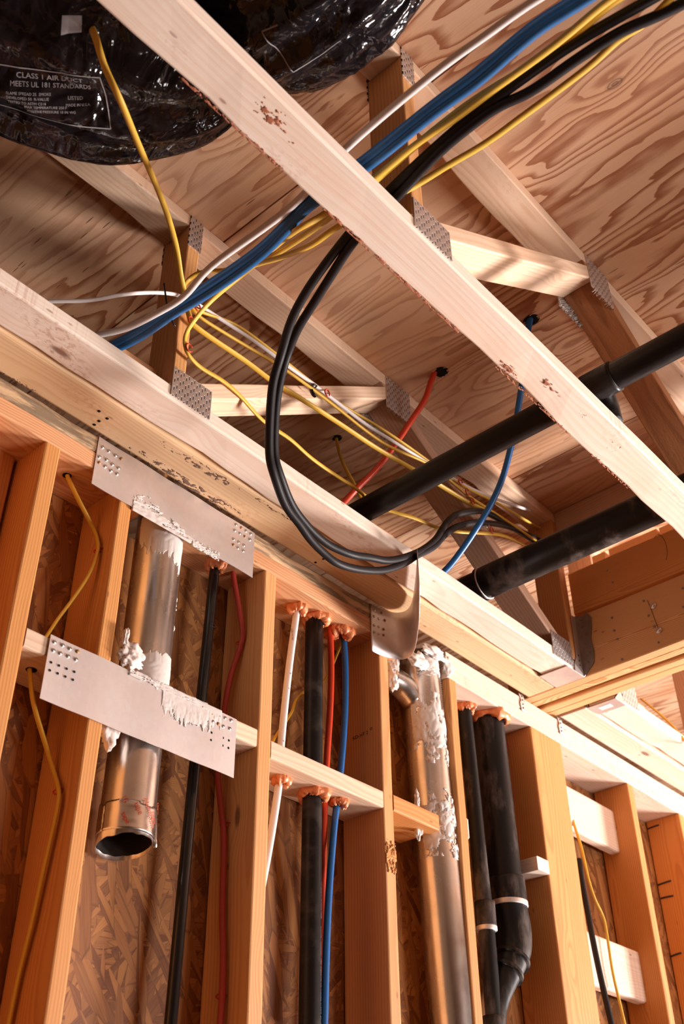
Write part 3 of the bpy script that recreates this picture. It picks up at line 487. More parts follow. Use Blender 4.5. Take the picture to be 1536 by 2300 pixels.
# ================================================================== FLOOR TRUSSES
def tooth_plate(x0, x1, z0, z1, y, par, mat='plate', sy=-1):
    """Pressed steel connector with its rows of teeth, face at y."""
    bm = bmesh.new(); th = .0012
    g = [(x0, z0), (x1, z0), (x1, z1), (x0, z1)]; cx, cz = (x0 + x1) / 2, (z0 + z1) / 2
    a = [bm.verts.new((x - cx, 0, z - cz)) for x, z in g]; b = [bm.verts.new((x - cx, sy * th * 2, z - cz)) for x, z in g]
    bm.faces.new(a); bm.faces.new(b)
    for k in range(4): bm.faces.new((a[k], a[(k + 1) % 4], b[(k + 1) % 4], b[k]))
    nx = int((x1 - x0 - .008) / .0062)
    return bm_obj('connector_plate', bm, M[mat], par, Matrix.Translation((cx, y, cz)), smooth=False)
def teeth(x0, x1, z0, z1, y, par, n, dirn):
    """Bright bent teeth sticking past the timber where a plate overhangs the joint."""
    bm = bmesh.new(); c = Vector(((x0 + x1) / 2, y, (z0 + z1) / 2))
    for i in range(n):
        p = Vector((x0 + (x1 - x0) * rnd.random(), y, z0 + (z1 - z0) * rnd.random())) - c
        d = Vector((rnd.uniform(-.3, .3), dirn * 1.0, rnd.uniform(-.4, .2))) * .008; wv = Vector((.0011, 0, 0))
        q = [bm.verts.new(p - wv), bm.verts.new(p + wv), bm.verts.new(p + d + wv * .3), bm.verts.new(p + d - wv * .3)]
        r = [bm.verts.new(v.co + Vector((0, 0, .0008))) for v in q]
        bm.faces.new(q); bm.faces.new(r)
        for k in range(4): bm.faces.new((q[k], q[(k + 1) % 4], r[(k + 1) % 4], r[k]))
    return bm_obj('plate_teeth', bm, M['chrome'], par, Matrix.Translation(c), smooth=False)
DEP, TH = .088, .038
def truss(y0, x0, x1, label, mats, ww, webs=True, wave=None):
    y1 = y0 + DEP; ym = y0 + DEP / 2; t = empty('floor_truss', (x0, ym, H), label, 'truss', 'floor trusses')
    beamX('bottom_chord', x0, x1, y0, y1, H, H + TH, M[mats[0]], t, bev=.004, wane=wave)
    beamX('top_chord', x0, x1, y0, y1, PLY - TH, PLY, M[mats[1]], t, bev=.003, wane=((1, -1),))
    zb, zt = H + TH, PLY - TH
    if webs:
        beamZ('vertical_web', zb, zt, .9755, 1.0105, y0, y1, M[mats[2]], t)
        lumber('diagonal_web', (1.000, ym, 1.527), (1.700, ym, 2.014), DEP, TH, M[mats[3]], t, cut0=zb)
        lumber('diagonal_web', (1.715, ym, 2.026), (2.44, ym, 1.566), DEP, TH, M[mats[4]], t, cut0=zt, cut1=zb)
        beamZ('vertical_web', zb, zt, 2.512, 2.550, y0, y1, M[mats[2]], t)
        for s in (-1, 1):
            yy = y0 if s < 0 else y1
            tooth_plate(.975, 1.0135, 1.966, 2.068, yy, t, sy=s)
            tooth_plate(.977, 1.083, 1.502, 1.581, yy, t, sy=s)
            tooth_plate(1.687, 1.790, 1.953, 2.066, yy, t, sy=s)
            tooth_plate(2.402, 2.508, 1.501, 1.580, yy, t, sy=s)
        teeth(1.70, 1.79, 1.954, 1.966, y0, t, 26, 1); teeth(1.69, 1.785, 1.953, 1.985, y1 + .001, t, 150, -1)
    return t
truss(.677, -1.2, 2.556, 'nearest floor truss, its pale bottom chord crossing the picture from top left to lower right', ('pale', 'pale2', 'fir2', 'pale2', 'rough'), None, wave=((1, -1),))
truss(1.304, -1.2, 2.556, 'floor truss beside the wall with yellow cables stapled along its webs', ('pale', 'pale2', 'fir2', 'pale2', 'brown'), None, wave=((1, -1),))
t = truss(1.304, 2.737, 5.2, 'floor truss beyond the deep beam at the lower right edge', ('pale', 'pale2', 'fir2', 'pale2', 'brown'), None, webs=False, wave=((1, -1),))
tooth_plate(2.79, 2.888, 1.501, 1.582, 1.304, t); beamZ('vertical_web', H + TH, PLY - TH, 2.745, 2.783, 1.304, 1.392, M['brown'], t)
beamZ('vertical_web', H + TH, PLY - TH, 3.42, 3.458, 1.304, 1.392, M['brown'], t)

def small_block(x0, x1, y0, y1, z0, z1, label, mat='red'):
    o = beamX('scrap_block', x0, x1, y0, y1, z0, z1, M[mat]); return tag(o, label, 'block', 'offcuts standing on the truss chords')
small_block(.862, .966, 1.345, 1.383, 1.531, 1.588, 'split reddish offcut standing on the wall-side truss, left of its upright web', 'red')
small_block(1.655, 1.735, 1.338, 1.388, 1.531, 1.572, 'reddish offcut on the wall-side truss where the orange-red tube drops', 'red')
small_block(2.955, 3.03, 1.345, 1.388, 1.531, 1.585, 'pale offcut on the truss chord beyond the deep beam', 'pale2')

# ================================================================== DEEP BEAM, HEADER AND HANGERS
t = empty('built_up_beam', (2.56, .5, 1.49), 'deep four-ply wooden beam crossing over the wall at the right, washers on its face', 'beam')
for i in range(4):
    x0 = 2.560 + i * .0437; d = (0, .0035, -.0005, .0028)[i]
    beamY('beam_ply', -.7, 1.560 - d * 4, x0 + .0008, x0 + .0388, 1.4905 + d * 1.6, 1.690, M['lvl'], t, bev=(.004, .006, .006, .005)[i])
for yz in ((1.052, 1.627), (1.051, 1.545)):
    p = pipe('screw_washer', (2.560, yz[0], yz[1]), (2.5575, yz[0], yz[1]), .0095, M['galv'], t, 24)
    q = pipe('screw_head', (2.5575, yz[0], yz[1]), (2.5555, yz[0], yz[1]), .0045, M['chrome'], p, 12)
for y, z in PTS['beam_nails'][:10]: pipe('nail_head', (2.5606, y, z), (2.5592, y, z), .0036, M['dark_steel'], t, 12)
tube('pencil_line', [(2.5596, 1.066, 1.652), (2.5596, 1.060, 1.62), (2.5596, 1.056, 1.58), (2.5596, 1.052, 1.556)], .0007, M['ink'], t, 2, 6)
o = beamY('header_board', -.7, 1.302, 2.562, 2.600, 1.700, 1.848, M['fir']); tag(o, 'dark orange board lying on edge above the deep beam, marked with pencil', 'board')
for y, z in PTS['beam_nails'][10:]: pipe('nail_head', (2.5626, y, z), (2.561, y, z), .0036, M['dark_steel'], o, 12)
tube('pencil_mark', [(2.5616, .995 + .02 * math.cos(a), 1.80 + .05 * math.sin(a)) for a in [i * .25 for i in range(4, 18)]], .0007, M['ink'], o, 2, 6)
o = beamY('rim_block', .77, 1.303, 2.536, 2.574, 1.925, 2.0705, M['brown']); tag(o, 'brown rim board tight under the plywood above the large black drain', 'board')
for i, (a, b, x) in enumerate(((.55, 1.012, 2.63), (1.02, 1.185, 2.628), (1.20, 1.245, 2.63))):
    o = beamY('pale_strip', a, b, x, x + .085, 1.884, 1.922, M['lvl']); tag(o, ('longest pale strip seen in the slot above the header board', 'middle pale strip in the slot above the header board, below the black drain', 'shortest pale strip at the left end of the slot above the header board')[i], 'board')

def hanger(x, sgn, label, sticker=False):
    """Bent steel joist hanger: seat under the chord, two cheeks, two face flanges on the beam."""
    t = empty('joist_hanger', (x, 1.348, 1.488), label, 'hanger', 'joist hangers on the deep beam')
    xe = x - sgn * .092 if not sticker else x - sgn * .062
    lo, hi = min(x, xe), max(x, xe)
    box('seat', (lo, 1.3005, 1.4883), (hi, 1.3955, 1.4903), M['galv'], t, bev=.0006)
    def plate(name, pts, y=None, xx=None, th=.0014):
        bm = bmesh.new(); c = Vector((pts[0][0] if y is not None else xx, y if y is not None else pts[0][0], pts[0][1]))
        mk = (lambda a, b, d: Vector((a, y + d, b)) - c) if y is not None else (lambda a, b, d: Vector((xx + d, a, b)) - c)
        f = [bm.verts.new(mk(a, b, 0)) for a, b in pts]; g = [bm.verts.new(mk(a, b, -th)) for a, b in pts]; n = len(pts)
        bm.faces.new(f); bm.faces.new(g)
        for k in range(n): bm.faces.new((f[k], f[(k + 1) % n], g[(k + 1) % n], g[k]))
        return bm_obj(name, bm, M['dark_steel'] if name == 'face_flange' else M['galv'], t, Matrix.Translation(c), smooth=False)
    for yy in (1.3015, 1.3972):
        plate('cheek', [(x, 1.489), (x - sgn * .050, 1.489), (x - sgn * .046, 1.515), (x - sgn * .030, 1.545), (x - sgn * .026, 1.60), (x - sgn * .024, 1.688), (x, 1.692)], y=yy)
    xx = x - sgn * .0006
    plate('face_flange', [(1.3005, 1.489), (1.262, 1.522), (1.256, 1.56), (1.260, 1.60), (1.252, 1.63), (1.247, 1.668), (1.258, 1.690), (1.275, 1.684), (1.30, 1.694)], xx=xx)
    plate('face_flange', [(1.398, 1.489), (1.436, 1.522), (1.440, 1.60), (1.445, 1.67), (1.43, 1.692), (1.398, 1.694)], xx=xx)
    for z in (1.53, 1.56, 1.59, 1.62, 1.65, 1.675):
        pipe('nail_head', (xx - sgn * .001, 1.272 + .009 * ((int(z * 1000) // 10) % 2), z), (xx - sgn * .0035, 1.272 + .009 * ((int(z * 1000) // 10) % 2), z), .0034, M['dark_steel'], t, 12)
    for z in (1.52, 1.535, 1.553): pipe('nail_hole', (x - sgn * .018, 1.2998, z), (x - sgn * .018, 1.2994, z), .0028, M['hole'], t, 12)
    if sticker: box('sticker', (x + .018, 1.332, 1.4876), (x + .042, 1.372, 1.4882), M['sticker'], t)
    return t
hanger(2.560, 1, 'steel hanger carrying the wall-side truss on the near face of the deep beam')
hanger(2.737, -1, 'steel hanger with a white sticker on the far face of the deep beam', True)
for x, lab in ((2.512, 'left'), (2.722, 'right')):
    bm = bmesh.new(); bmesh.ops.create_grid(bm, x_segments=4, y_segments=10, size=.5)
    for v in bm.verts:
        X, Z = v.co.x * .024, v.co.y * .056; v.co = Vector((X + .003 * math.sin(Z * 160), -.0012 - .0012 * math.cos(Z * 90), Z))
    r = bmesh.ops.solidify(bm, geom=bm.faces[:], thickness=.0012)
    o = bm_obj('strap_tie', bm, M['galv'], None, Matrix.Translation((x + .016, 1.4985, 1.463)))
    tag(o, 'small perforated strap on the top plate under the %s side of the deep beam' % ('near' if lab == 'left' else 'far'), 'strap', 'strap ties under the beam')
    for dz in (-.018, -.006, .008, .02): pipe('nail_hole', (x + .016, 1.4962, 1.463 + dz), (x + .016, 1.4955, 1.463 + dz), .0025, M['hole'], o, 10)

# ================================================================== METAL GUARDS
def nail(par, x, z, y, rusty=False):
    c = pipe('nail_head', (x, y, z), (x, y - .0022, z), .0036, M['rust' if rusty else 'chrome'], par, 12); return c
def guard(x0, x1, z0, z1, y, label, nails, holes, tilt=0):
    bm = bmesh.new(); cx, cz = (x0 + x1) / 2, (z0 + z1) / 2; n = 24
    rows = []
    for j in range(2):
        rows.append([[bm.verts.new((x0 + (x1 - x0) * i / n - cx, d + .0009 * math.sin(i * .8), (z0, z1)[j] - cz + tilt * (i / n - .5))) for i in range(n + 1)] for d in (0, -.0014)])
    for i in range(n):
        for d in (0, 1): bm.faces.new((rows[0][d][i], rows[0][d][i + 1], rows[1][d][i + 1], rows[1][d][i]))
        for j in (0, 1): bm.faces.new((rows[j][0][i], rows[j][0][i + 1], rows[j][1][i + 1], rows[j][1][i]))
    for i in (0, n): bm.faces.new((rows[0][0][i], rows[1][0][i], rows[1][1][i], rows[0][1][i]))
    o = bm_obj('nail_guard_plate', bm, M['galv'], None, Matrix.Translation((cx, y, cz)), smooth=False); tag(o, label, 'metal plate', 'steel guard plates on the wall')
    for k, (x, z) in enumerate(nails): nail(o, x, z, y - .0012, k % 5 == 3)
    if holes:
        hb = bmesh.new()
        for x, z in holes:
            vs_ = [hb.verts.new((x + .0026 * math.cos(a * PI / 5) - cx, -.0022, z + .0026 * math.sin(a * PI / 5) - cz)) for a in range(10)]; hb.faces.new(vs_)
        bm_obj('punched_holes', hb, M['hole'], o, Matrix.Translation((cx, y, cz)), smooth=False)
    return o
g1 = guard(.953, 1.411, 1.359, 1.484, 1.4985, 'upper flat steel plate nailed over the wall plates at the left, above the short duct', PTS['m1_nails'], None, -.004)
g2 = guard(.9205, 1.3845, .867, .994, 1.4965, 'lower flat steel plate across the short duct, smeared with white mastic', PTS['m2_nails'], PTS['m2_holes'])
# the plate that has been torn loose and curls out from the wall
cur = smooth_path([(1.832, 1.4985), (1.862, 1.4975), (1.893, 1.489), (1.915, 1.474), (1.922, 1.452), (1.908, 1.424), (1.88, 1.394), (1.845, 1.362), (1.805, 1.326), (1.762, 1.290), (1.718, 1.254)], 4)
cur = [p for p in [(Vector((q[0], q[1], 0))) for q in smooth_path([(a, b, 0) for a, b in ((1.832, 1.4985), (1.862, 1.4975), (1.893, 1.489), (1.915, 1.474), (1.922, 1.452), (1.908, 1.424), (1.88, 1.394), (1.845, 1.362), (1.805, 1.326), (1.762, 1.290), (1.718, 1.254))], 4)]]
bm = bmesh.new(); nz = 6; n = len(cur); org = Vector((1.87, 1.45, 1.415)); R1 = []
for j in range(nz + 1):
    row = []
    for i, p in enumerate(cur):
        u = i / (n - 1); z0 = 1.345 + .03 * max(0, u - .82) / .18; z1 = 1.484
        row.append(bm.verts.new(Vector((p.x, p.y, z0 + (z1 - z0) * j / nz)) - org))
    R1.append(row)
for a, b in zip(R1, R1[1:]):
    for i in range(n - 1): bm.faces.new((a[i], a[i + 1], b[i + 1], b[i]))
bmesh.ops.recalc_face_normals(bm, faces=bm.faces); bmesh.ops.solidify(bm, geom=bm.faces[:], thickness=.0013)
g3 = bm_obj('nail_guard_plate', bm, M['galv'], None, Matrix.Translation(org)); tag(g3, 'bent steel plate curling away from the wall, behind it the long metal duct', 'metal plate', 'steel guard plates on the wall')
for k, (x, z) in enumerate(PTS['m3_nails']): nail(g3, min(x, 1.885), z, 1.4972 - max(0, x - 1.865) * .35, k % 3 == 1)

# ================================================================== DUCTS AND MASTIC
def duct_bm(r, z0, z1, seg=72, nz=40, lip=0, inner=.0012, wob=.0006):
    bm = bmesh.new(); rows = []
    for rr in (r, r - inner):
        rr_rows = []
        for j in range(nz + 1):
            z = z0 + (z1 - z0) * j / nz; row = []
            for k in range(seg):
                a = 2 * PI * k / seg; q = rr + wob * noise.noise(Vector((math.cos(a) * 2, math.sin(a) * 2, z * 7)))
                zz = z - (lip * .5 * (1 + math.sin(a)) + (.004 * noise.noise(Vector((math.cos(a) * 3, math.sin(a) * 3, 2))) if lip else 0)) * (1 - j / nz) ** 4
                row.append(bm.verts.new((q * math.cos(a), q * math.sin(a), zz)))
            rr_rows.append(row)
        rows.append(rr_rows)
    for rr_rows in rows:
        for a, b in zip(rr_rows, rr_rows[1:]):
            for k in range(seg): bm.faces.new((a[k], a[(k + 1) % seg], b[(k + 1) % seg], b[k]))
    for j in (0, nz):
        a, b = rows[0][j], rows[1][j]
        for k in range(seg): bm.faces.new((a[k], a[(k + 1) % seg], b[(k + 1) % seg], b[k]))
    return bm
DX, DY, DR = 1.182, 1.557, .051
d1 = bm_obj('metal_duct', duct_bm(DR, .700, 1.62, lip=.020), M['duct'], None, Matrix.Translation((DX, DY, 0)))
tag(d1, 'short shiny metal duct ending in an open mouth below the lower guard plate', 'duct', 'round metal ducts in the wall')
o = bm_obj('duct_inner_shade', duct_bm(DR - .0018, .706, 1.40, lip=.018, nz=20), M['hole'], d1, Matrix.Translation((DX, DY, 0)))  # black inner sleeve: the shade inside the open duct put in as colour
cyl = lambda cx, cy, r, a0, a1, z0, z1, lean=0: (lambda u, v, h: (cx + (r + h) * math.cos(a0 + (a1 - a0) * u) + lean * (z0 + (z1 - z0) * v), cy + (r + h) * math.sin(a0 + (a1 - a0) * u), z0 + (z1 - z0) * v))
fr = lambda u, v, s, k=6.0: noise.fractal(Vector((u * k, v * k * 1.6, s)), .75, 2.1, 5)
# foil tape round the mouth, crumpled, printed in red
tp = patch('foil_tape', cyl(DX, DY, DR + .0006, -PI, PI, .705, .772), lambda u, v: (1 if v < .78 + .12 * fr(u, 0, 3) else -1), 90, 16, M['tape'], d1, (DX, DY, .73), .0012)
def on_cyl(cx, cy, r, a, z, rot):
    c, s = math.cos(rot), math.sin(rot)
    return lambda x, y: (lambda X, Y: (cx + r * math.cos(a + X / r), cy + r * math.sin(a + X / r), z + Y))(x * c - y * s, x * s + y * c)
for k, (s_, a, z) in enumerate((('tape', -2.45, .732), ('tape', -2.05, .752), ('Aluminum', -1.75, .764), ('tape', -1.05, .768), ('foil', -.85, .742), ('15', -2.5, .762), ('tape', -1.35, .745))):
    text_on('printed_word', s_, .0135, on_cyl(DX, DY, DR + .0045, a, z, -1.0), M['redink'], d1)
tube('tape_crumple', [(DX + .053, DY - .012, .77), (DX + .058, DY - .010, .755), (DX + .055, DY - .014, .735), (DX + .052, DY - .02, .71), (DX + .049, DY - .028, .695)], [.003, .004, .005, .0045, .003], M['tape'], d1, 1, 7)
# white mastic
patch('mastic', cyl(DX, DY, DR, -PI, .2, 1.265, 1.40), lambda u, v: v - .40 + .55 * fr(u, .3, 1.2, 4) - .25 * (u > .93), 110, 60, M['mastic'], d1, (DX, DY, 1.33), .0011)
patch('mastic', cyl(DX, DY, DR, -PI, .1, .985, 1.075), lambda u, v: (.82 - v) + .30 * fr(u, .2, 7.7, 4) - .9 * max(0, .30 - u), 110, 40, M['mastic'], d1, (DX, DY, 1.03), .0012)
for z0, z1, s in ((1.195, 1.235, 3.1), (1.14, 1.185, 5.2)):
    patch('mastic', cyl(DX, DY, DR, -.45, .15, z0, z1), lambda u, v, s=s: .45 - abs(u - .5) - abs(v - .5) * .6 + .6 * fr(u, v, s, 5), 20, 24, M['mastic'], d1, (DX + .05, DY, z0), .003)
flat = lambda x0, x1, z0, z1, y: (lambda u, v, h: (x0 + (x1 - x0) * u, y - h, z0 + (z1 - z0) * v))
patch('mastic', flat(1.058, 1.235, 1.352, 1.428, 1.4965), lambda u, v: (.62 - v - .50 * u) * 1.1 + .38 * fr(u, v, 2.2, 7) - .2 * max(0, .07 - u) * 20, 110, 60, M['mastic'], g1, (1.15, 1.4965, 1.38), .0014)
patch('mastic', flat(1.225, 1.305, 1.348, 1.372, 1.4965), lambda u, v: (.35 - abs(v - .35)) * (1.1 - u) * 2 + .45 * fr(u, v, 6.1, 9), 60, 24, M['mastic'], g1, (1.26, 1.4965, 1.36), .0018)
patch('mastic', flat(1.118, 1.34, .905, .997, 1.4945), lambda u, v: (v - (.35 + .55 * abs(u - .55) + (.30 if u < .3 else 0))) + .26 * noise.fractal(Vector((u * 26, v * 3, 1.7)), .8, 2, 4) - .35 * max(0, .25 - u), 150, 60, M['mastic'], g2, (1.22, 1.4945, .95), .0012)
patch('mastic', flat(1.10, 1.30, .984, .998, 1.4945), lambda u, v: .25 + .7 * fr(u, v, 4.4, 8) - .1 * v, 90, 8, M['mastic'], g2, (1.2, 1.4945, .99), .0018)
# fluff of insulation beside the duct
o = blob('insulation_tuft', (1.094, 1.527, .905), .036, M['fluff'], None, (.62, .5, 1.35), .5, 40); tag(o, 'pale pinkish insulation wad below the lower guard plate, left of the short duct', 'insulation', 'insulation wads by the short duct')
o = blob('insulation_tuft', (1.098, 1.492, 1.022), .020, M['fluff'], None, (1.2, .5, 1.0), .6, 33); tag(o, 'pale insulation wad poking out above the lower guard plate', 'insulation', 'insulation wads by the short duct')
blob('wisp', (1.078, 1.489, 1.052), .009, M['fluff'], o, (.6, .5, 2.2), .6, 33)

# long duct, slightly out of plumb
def d2c(z): return 2.105 + (1.44 - z) * .055
D2R = .0525
bm = duct_bm(D2R, -.96, 1.46, nz=60)
for v in bm.verts: v.co.x += (1.44 - v.co.z) * .055 if v.co.z > .25 else .0655
d2 = bm_obj('metal_duct', bm, M['duct'], None, Matrix.Translation((2.105, 1.557, 0))); tag(d2, 'long shiny metal duct with a lock seam and torn mastic, centre right of the wall', 'duct', 'round metal ducts in the wall')
a = -.62; bm = bmesh.new()
pts = [Vector((d2c(z) + (D2R + .003) * math.cos(a), 1.557 + (D2R + .003) * math.sin(a), z)) for z in [1.44 - i * .02 for i in range(60)]]; o0 = pts[0].copy()
tube_bm(bm, [p - o0 for p in pts], .0034, 6)
for z in [1.435 - i * .0062 for i in range(185)]:
    c = Vector((d2c(z) + (D2R + .0072) * math.cos(a), 1.557 + (D2R + .0072) * math.sin(a), z)) - o0
    r = bmesh.ops.create_cube(bm, size=.0034)
    for v in r['verts']: v.co = v.co + c
bm_obj('lock_seam', bm, M['galv'], d2, Matrix.Translation(o0), smooth=False)
cyl2 = lambda r, a0, a1, z0, z1: (lambda u, v, h: (d2c(z0 + (z1 - z0) * v) + (r + h) * math.cos(a0 + (a1 - a0) * u), 1.557 + (r + h) * math.sin(a0 + (a1 - a0) * u), z0 + (z1 - z0) * v))
patch('mastic', cyl2(D2R, -PI * 1.0, -.70, 1.135, 1.335), lambda u, v: .50 - abs(v - .56) * 1.15 - .35 * abs(u - .5) + .62 * fr(u, v, 9.1, 4.5), 90, 90, M['mastic'], d2, (2.12, 1.557, 1.24), .0022)
patch('mastic', cyl2(D2R, -PI * .98, -.66, .90, 1.075), lambda u, v: .42 - abs(v - .42 - .12 * (u - .5)) * 1.2 - .25 * abs(u - .62) + .60 * fr(u, v, 4.6, 4.5), 90, 90, M['mastic'], d2, (2.12, 1.557, .98), .0026)
patch('mastic', cyl2(D2R, -PI * .85, -.45, 1.375, 1.44), lambda u, v: v - .35 + .45 * fr(u, v, 14.6, 5), 70, 34, M['mastic'], d2, (2.12, 1.557, 1.41), .002)
# crumpled take-off joining the long duct from the left, edged with mastic
tk = tube('duct_take_off', [(2.00, 1.580, 1.365), (2.03, 1.575, 1.362), (2.06, 1.568, 1.345), (2.085, 1.560, 1.31)], [.032, .035, .036, .030], M['duct'], d2, 3, 28)
blob('mastic', (1.995, 1.565, 1.392), .026, M['mastic'], d2, (.7, .6, 1.3), .5, 21); blob('mastic', (1.985, 1.555, 1.345), .017, M['mastic'], d2, (.8, .6, 1.6), .5, 27)
blob('mastic', (2.045, 1.512, 1.410), .022, M['mastic'], d2, (1.6, .5, .9), .5, 12); blob('mastic', (2.10, 1.500, 1.452), .024, M['mastic'], d2, (1.8, .5, .7), .5, 18)
blob('mastic', (2.035, 1.535, .975), .018, M['mastic'], d2, (.8, .6, 1.9), .6, 15); blob('mastic', (2.03, 1.53, 1.02), .010, M['mastic'], d2, (.6, .5, 2.4), .6, 9)
blob('mastic', (2.165, 1.503, 1.435), .016, M['mastic'], d2, (1.2, .5, 1.8), .5, 18)

# ================================================================== PIPES IN THE WALL
foam_bits = []
def collar(x, y, z, r, amp=.55, par=None, k=1.0):
    return torus_foam('foam_collar', (x, y, z - .004), r, .010 * k, M['foam'], par, amp)
def foam(x, y, z, r, label, R=None):
    o = torus_foam('fire_foam', (x, y, z - .005), R or r * .9, r * .62, M['foam'], None, .8)
    blob('foam_drip', (x - r * .5, y - r * .55, z - .006), r * .62, M['foam'], o, (1, .8, .9), .4, 37); blob('foam_drip', (x + r * .75, y - r * .35, z - .012), r * .5, M['foam'], o, (.9, .8, 1.3), .4, 29)
    return tag(o, label, 'foam', 'orange foam seals around the pipes')
PT, BB = 1.4005, .9455
p = tube('thin_black_pipe', PTS['thin_black_pipe'], .0118, M['gloss'], None, 4, 24); tag(p, 'thin glossy black pipe passing behind the right end of the lower guard plate', 'pipe')
for q in (1.235, 1.228): 
    blob('solder_ring', (1.3555, 1.57, q), .0125, M['gloss'], p, (1, 1, .22), .15, 60)
foam(1.358, 1.565, PT, .017, 'orange foam around the thin black pipe, under the upper guard plate')
p = tube('plastic_pipe', PTS['pvc_white'], .0085, M['pvc'], None, 4, 20); tag(p, 'white plastic water pipe with tiny black print', 'pipe')
for z in (1.205, 1.165, 1.03):
    text_on('printed_word', 'o', .008, on_cyl(1.581 + (z - 1.02) * .098, 1.56, .0088, -2.0, z, 0), M['ink'], p)
for k in range(3): text_on('printed_word', 'PEX 3/4 100PSI', .005, on_cyl(1.583 + (1.30 - k * .10 - 1.02) * .098, 1.56, .0088, -2.1, 1.30 - k * .11, PI / 2 + .1), M['ink'], p)
foam(1.621, 1.555, PT, .017, 'orange foam around the top of the white plastic pipe'); foam(1.580, 1.555, BB, .014, 'orange foam around the white plastic pipe under the blocking')
p = pipe('drain_pipe', (1.687, 1.56, 1.50), (1.674, 1.56, -.9), .0222, M['abs'], None, 48); tag(p, 'black plastic drain pipe with grey lettering, between white pipe and red tube', 'pipe', 'black drain pipes in the wall')
ax = lambda z: 1.687 - (1.5 - z) * .0054
def abs_text(s, z, size=.0088, a=-1.12):
    bm = text_bm(s, size)
    for v in bm.verts: x, y = v.co.x, v.co.y; v.co = Vector((.0226 * math.cos(a + y / .0222), .0226 * math.sin(a + y / .0222), -x))
    me = bpy.data.meshes.new('printed_word'); bm.to_mesh(me); bm.free(); link('printed_word', me, M['grayink'], p, Matrix.Translation((ax(z - .15), 1.56, z)), smooth=False)
abs_text('COEXTRUDED ABS CELLULAR CORE DWV SCH 40', .655); abs_text('AMBUS 2 IN PLUS F628', .745, .0075)
foam(1.687, 1.555, PT, .017, 'orange foam ring around the black drain pipe under the top plate', .025); foam(1.682, 1.555, BB, .017, 'orange foam arch around the black drain pipe under the blocking', .026)
p = tube('water_tube', PTS['pex_red_mid'], .0078, M['redpex'], None, 4, 18); tag(p, 'orange-red water tube between black drain pipe and blue tube', 'tube', 'water tubes in the wall')
p = tube('water_tube', PTS['pex_blue_mid'], .0078, M['blue'], None, 4, 18); tag(p, 'bright blue water tube curving down the wall beside the black drain pipe', 'tube', 'water tubes in the wall')
foam(1.775, 1.552, PT, .022, 'orange foam lump above the blue water tube'); foam(1.757, 1.545, BB, .0135, 'small orange foam lump on the blue tube under the blocking')
p = tube('water_tube', PTS['pex_red_wall'], .0062, M['pinkpex'], None, 5, 16); tag(p, 'dull red tube snaking down the stud beside the thin black pipe', 'tube', 'water tubes in the wall')
p = tube('water_tube', PTS['red_far'], .0062, M['pinkpex'], None, 4, 16); tag(p, 'dull red tube mostly hidden behind the large black drain pipe', 'tube', 'water tubes in the wall')

t = tube('drain_pipe', PTS['drain_left'], .0205, M['abs_dusty'], None, 3, 32); tag(t, 'slim dusty black drain pipe right beside the narrow stud', 'pipe', 'black drain pipes in the wall')
pipe('coupling', (2.3445, 1.57, .855), (2.3435, 1.57, .790), .0265, M['abs_dusty'], t, 40); pipe('white_ring', (2.3435, 1.57, .794), (2.3435, 1.57, .784), .0272, M['galv'], t, 40)
pipe('lower_coupling', (2.341, 1.57, .585), (2.340, 1.57, .50), .027, M['abs_dusty'], t, 40)
foam(2.327, 1.562, PT, .019, 'orange foam above the slim dusty drain pipe')
t = pipe('drain_pipe', (2.432, 1.562, 1.50), (2.442, 1.562, .86), .0445, M['abs_dusty'], None, 56); tag(t, 'large dusty black drain pipe with elbow joining the slim one', 'pipe', 'black drain pipes in the wall')
pipe('coupling', (2.4412, 1.562, .935), (2.4425, 1.562, .868), .0505, M['abs_dusty'], t, 56); pipe('white_ring', (2.4425, 1.562, .874), (2.4425, 1.562, .862), .0515, M['galv'], t, 56)
eb = [(2.442, 1.562, .872), (2.449, 1.562, .835), (2.452, 1.562, .795), (2.444, 1.562, .755), (2.424, 1.563, .718), (2.400, 1.565, .683), (2.376, 1.567, .645), (2.358, 1.569, .605), (2.348, 1.57, .56)]
tube('elbow', eb, [.0478, .0478, .0475, .046, .040, .034, .029, .024, .022], M['abs_dusty'], t, 5, 44)
for i, r in ((18, .0485), (23, .043)):
    q = smooth_path(eb, 5); pipe('molded_rib', q[i], q[i + 1], r, M['abs_dusty'], t, 44)
foam(2.432, 1.556, 1.3995, .019, 'ragged orange foam above the large dusty drain pipe', .048)

# ================================================================== DRAINS OVERHEAD
t = pipe('drain_pipe', (1.632, -.45, 1.604), (1.632, 1.50, 1.596), .0305, M['abs'], None, 48); tag(t, 'slimmer black drain running through the trusses, from the right edge towards the wall', 'pipe', 'black drains overhead')
pipe('tee_hub', (1.632, .645, 1.6), (1.632, .715, 1.6), .0345, M['abs'], t, 48)
tube('tee_branch', [(1.640, .690, 1.598), (1.662, .694, 1.588), (1.680, .698, 1.572), (1.686, .70, 1.552), (1.687, .70, 1.534)], .026, M['abs'], t, 4, 30)
t = pipe('drain_pipe', (2.104, -.45, 1.604), (2.100, 1.318, 1.597), .0445, M['abs_dusty'], None, 64); tag(t, 'thick black drain overhead with a ringed end above the wall-side truss', 'pipe', 'black drains overhead')
pipe('end_ring', (2.1, 1.318, 1.597), (2.1, 1.326, 1.597), .0462, M['abs'], t, 64)
pipe('silver_ring', (2.1, 1.3135, 1.597), (2.1, 1.3165, 1.597), .0468, M['galv'], t, 64)
pipe('coupling', (2.1, 1.326, 1.597), (2.098, 1.375, 1.596), .0405, M['abs'], t, 56)
tube('elbow', [(2.098, 1.37, 1.596), (2.098, 1.42, 1.592), (2.098, 1.46, 1.57), (2.098, 1.472, 1.54)], .040, M['abs'], t, 4, 44)

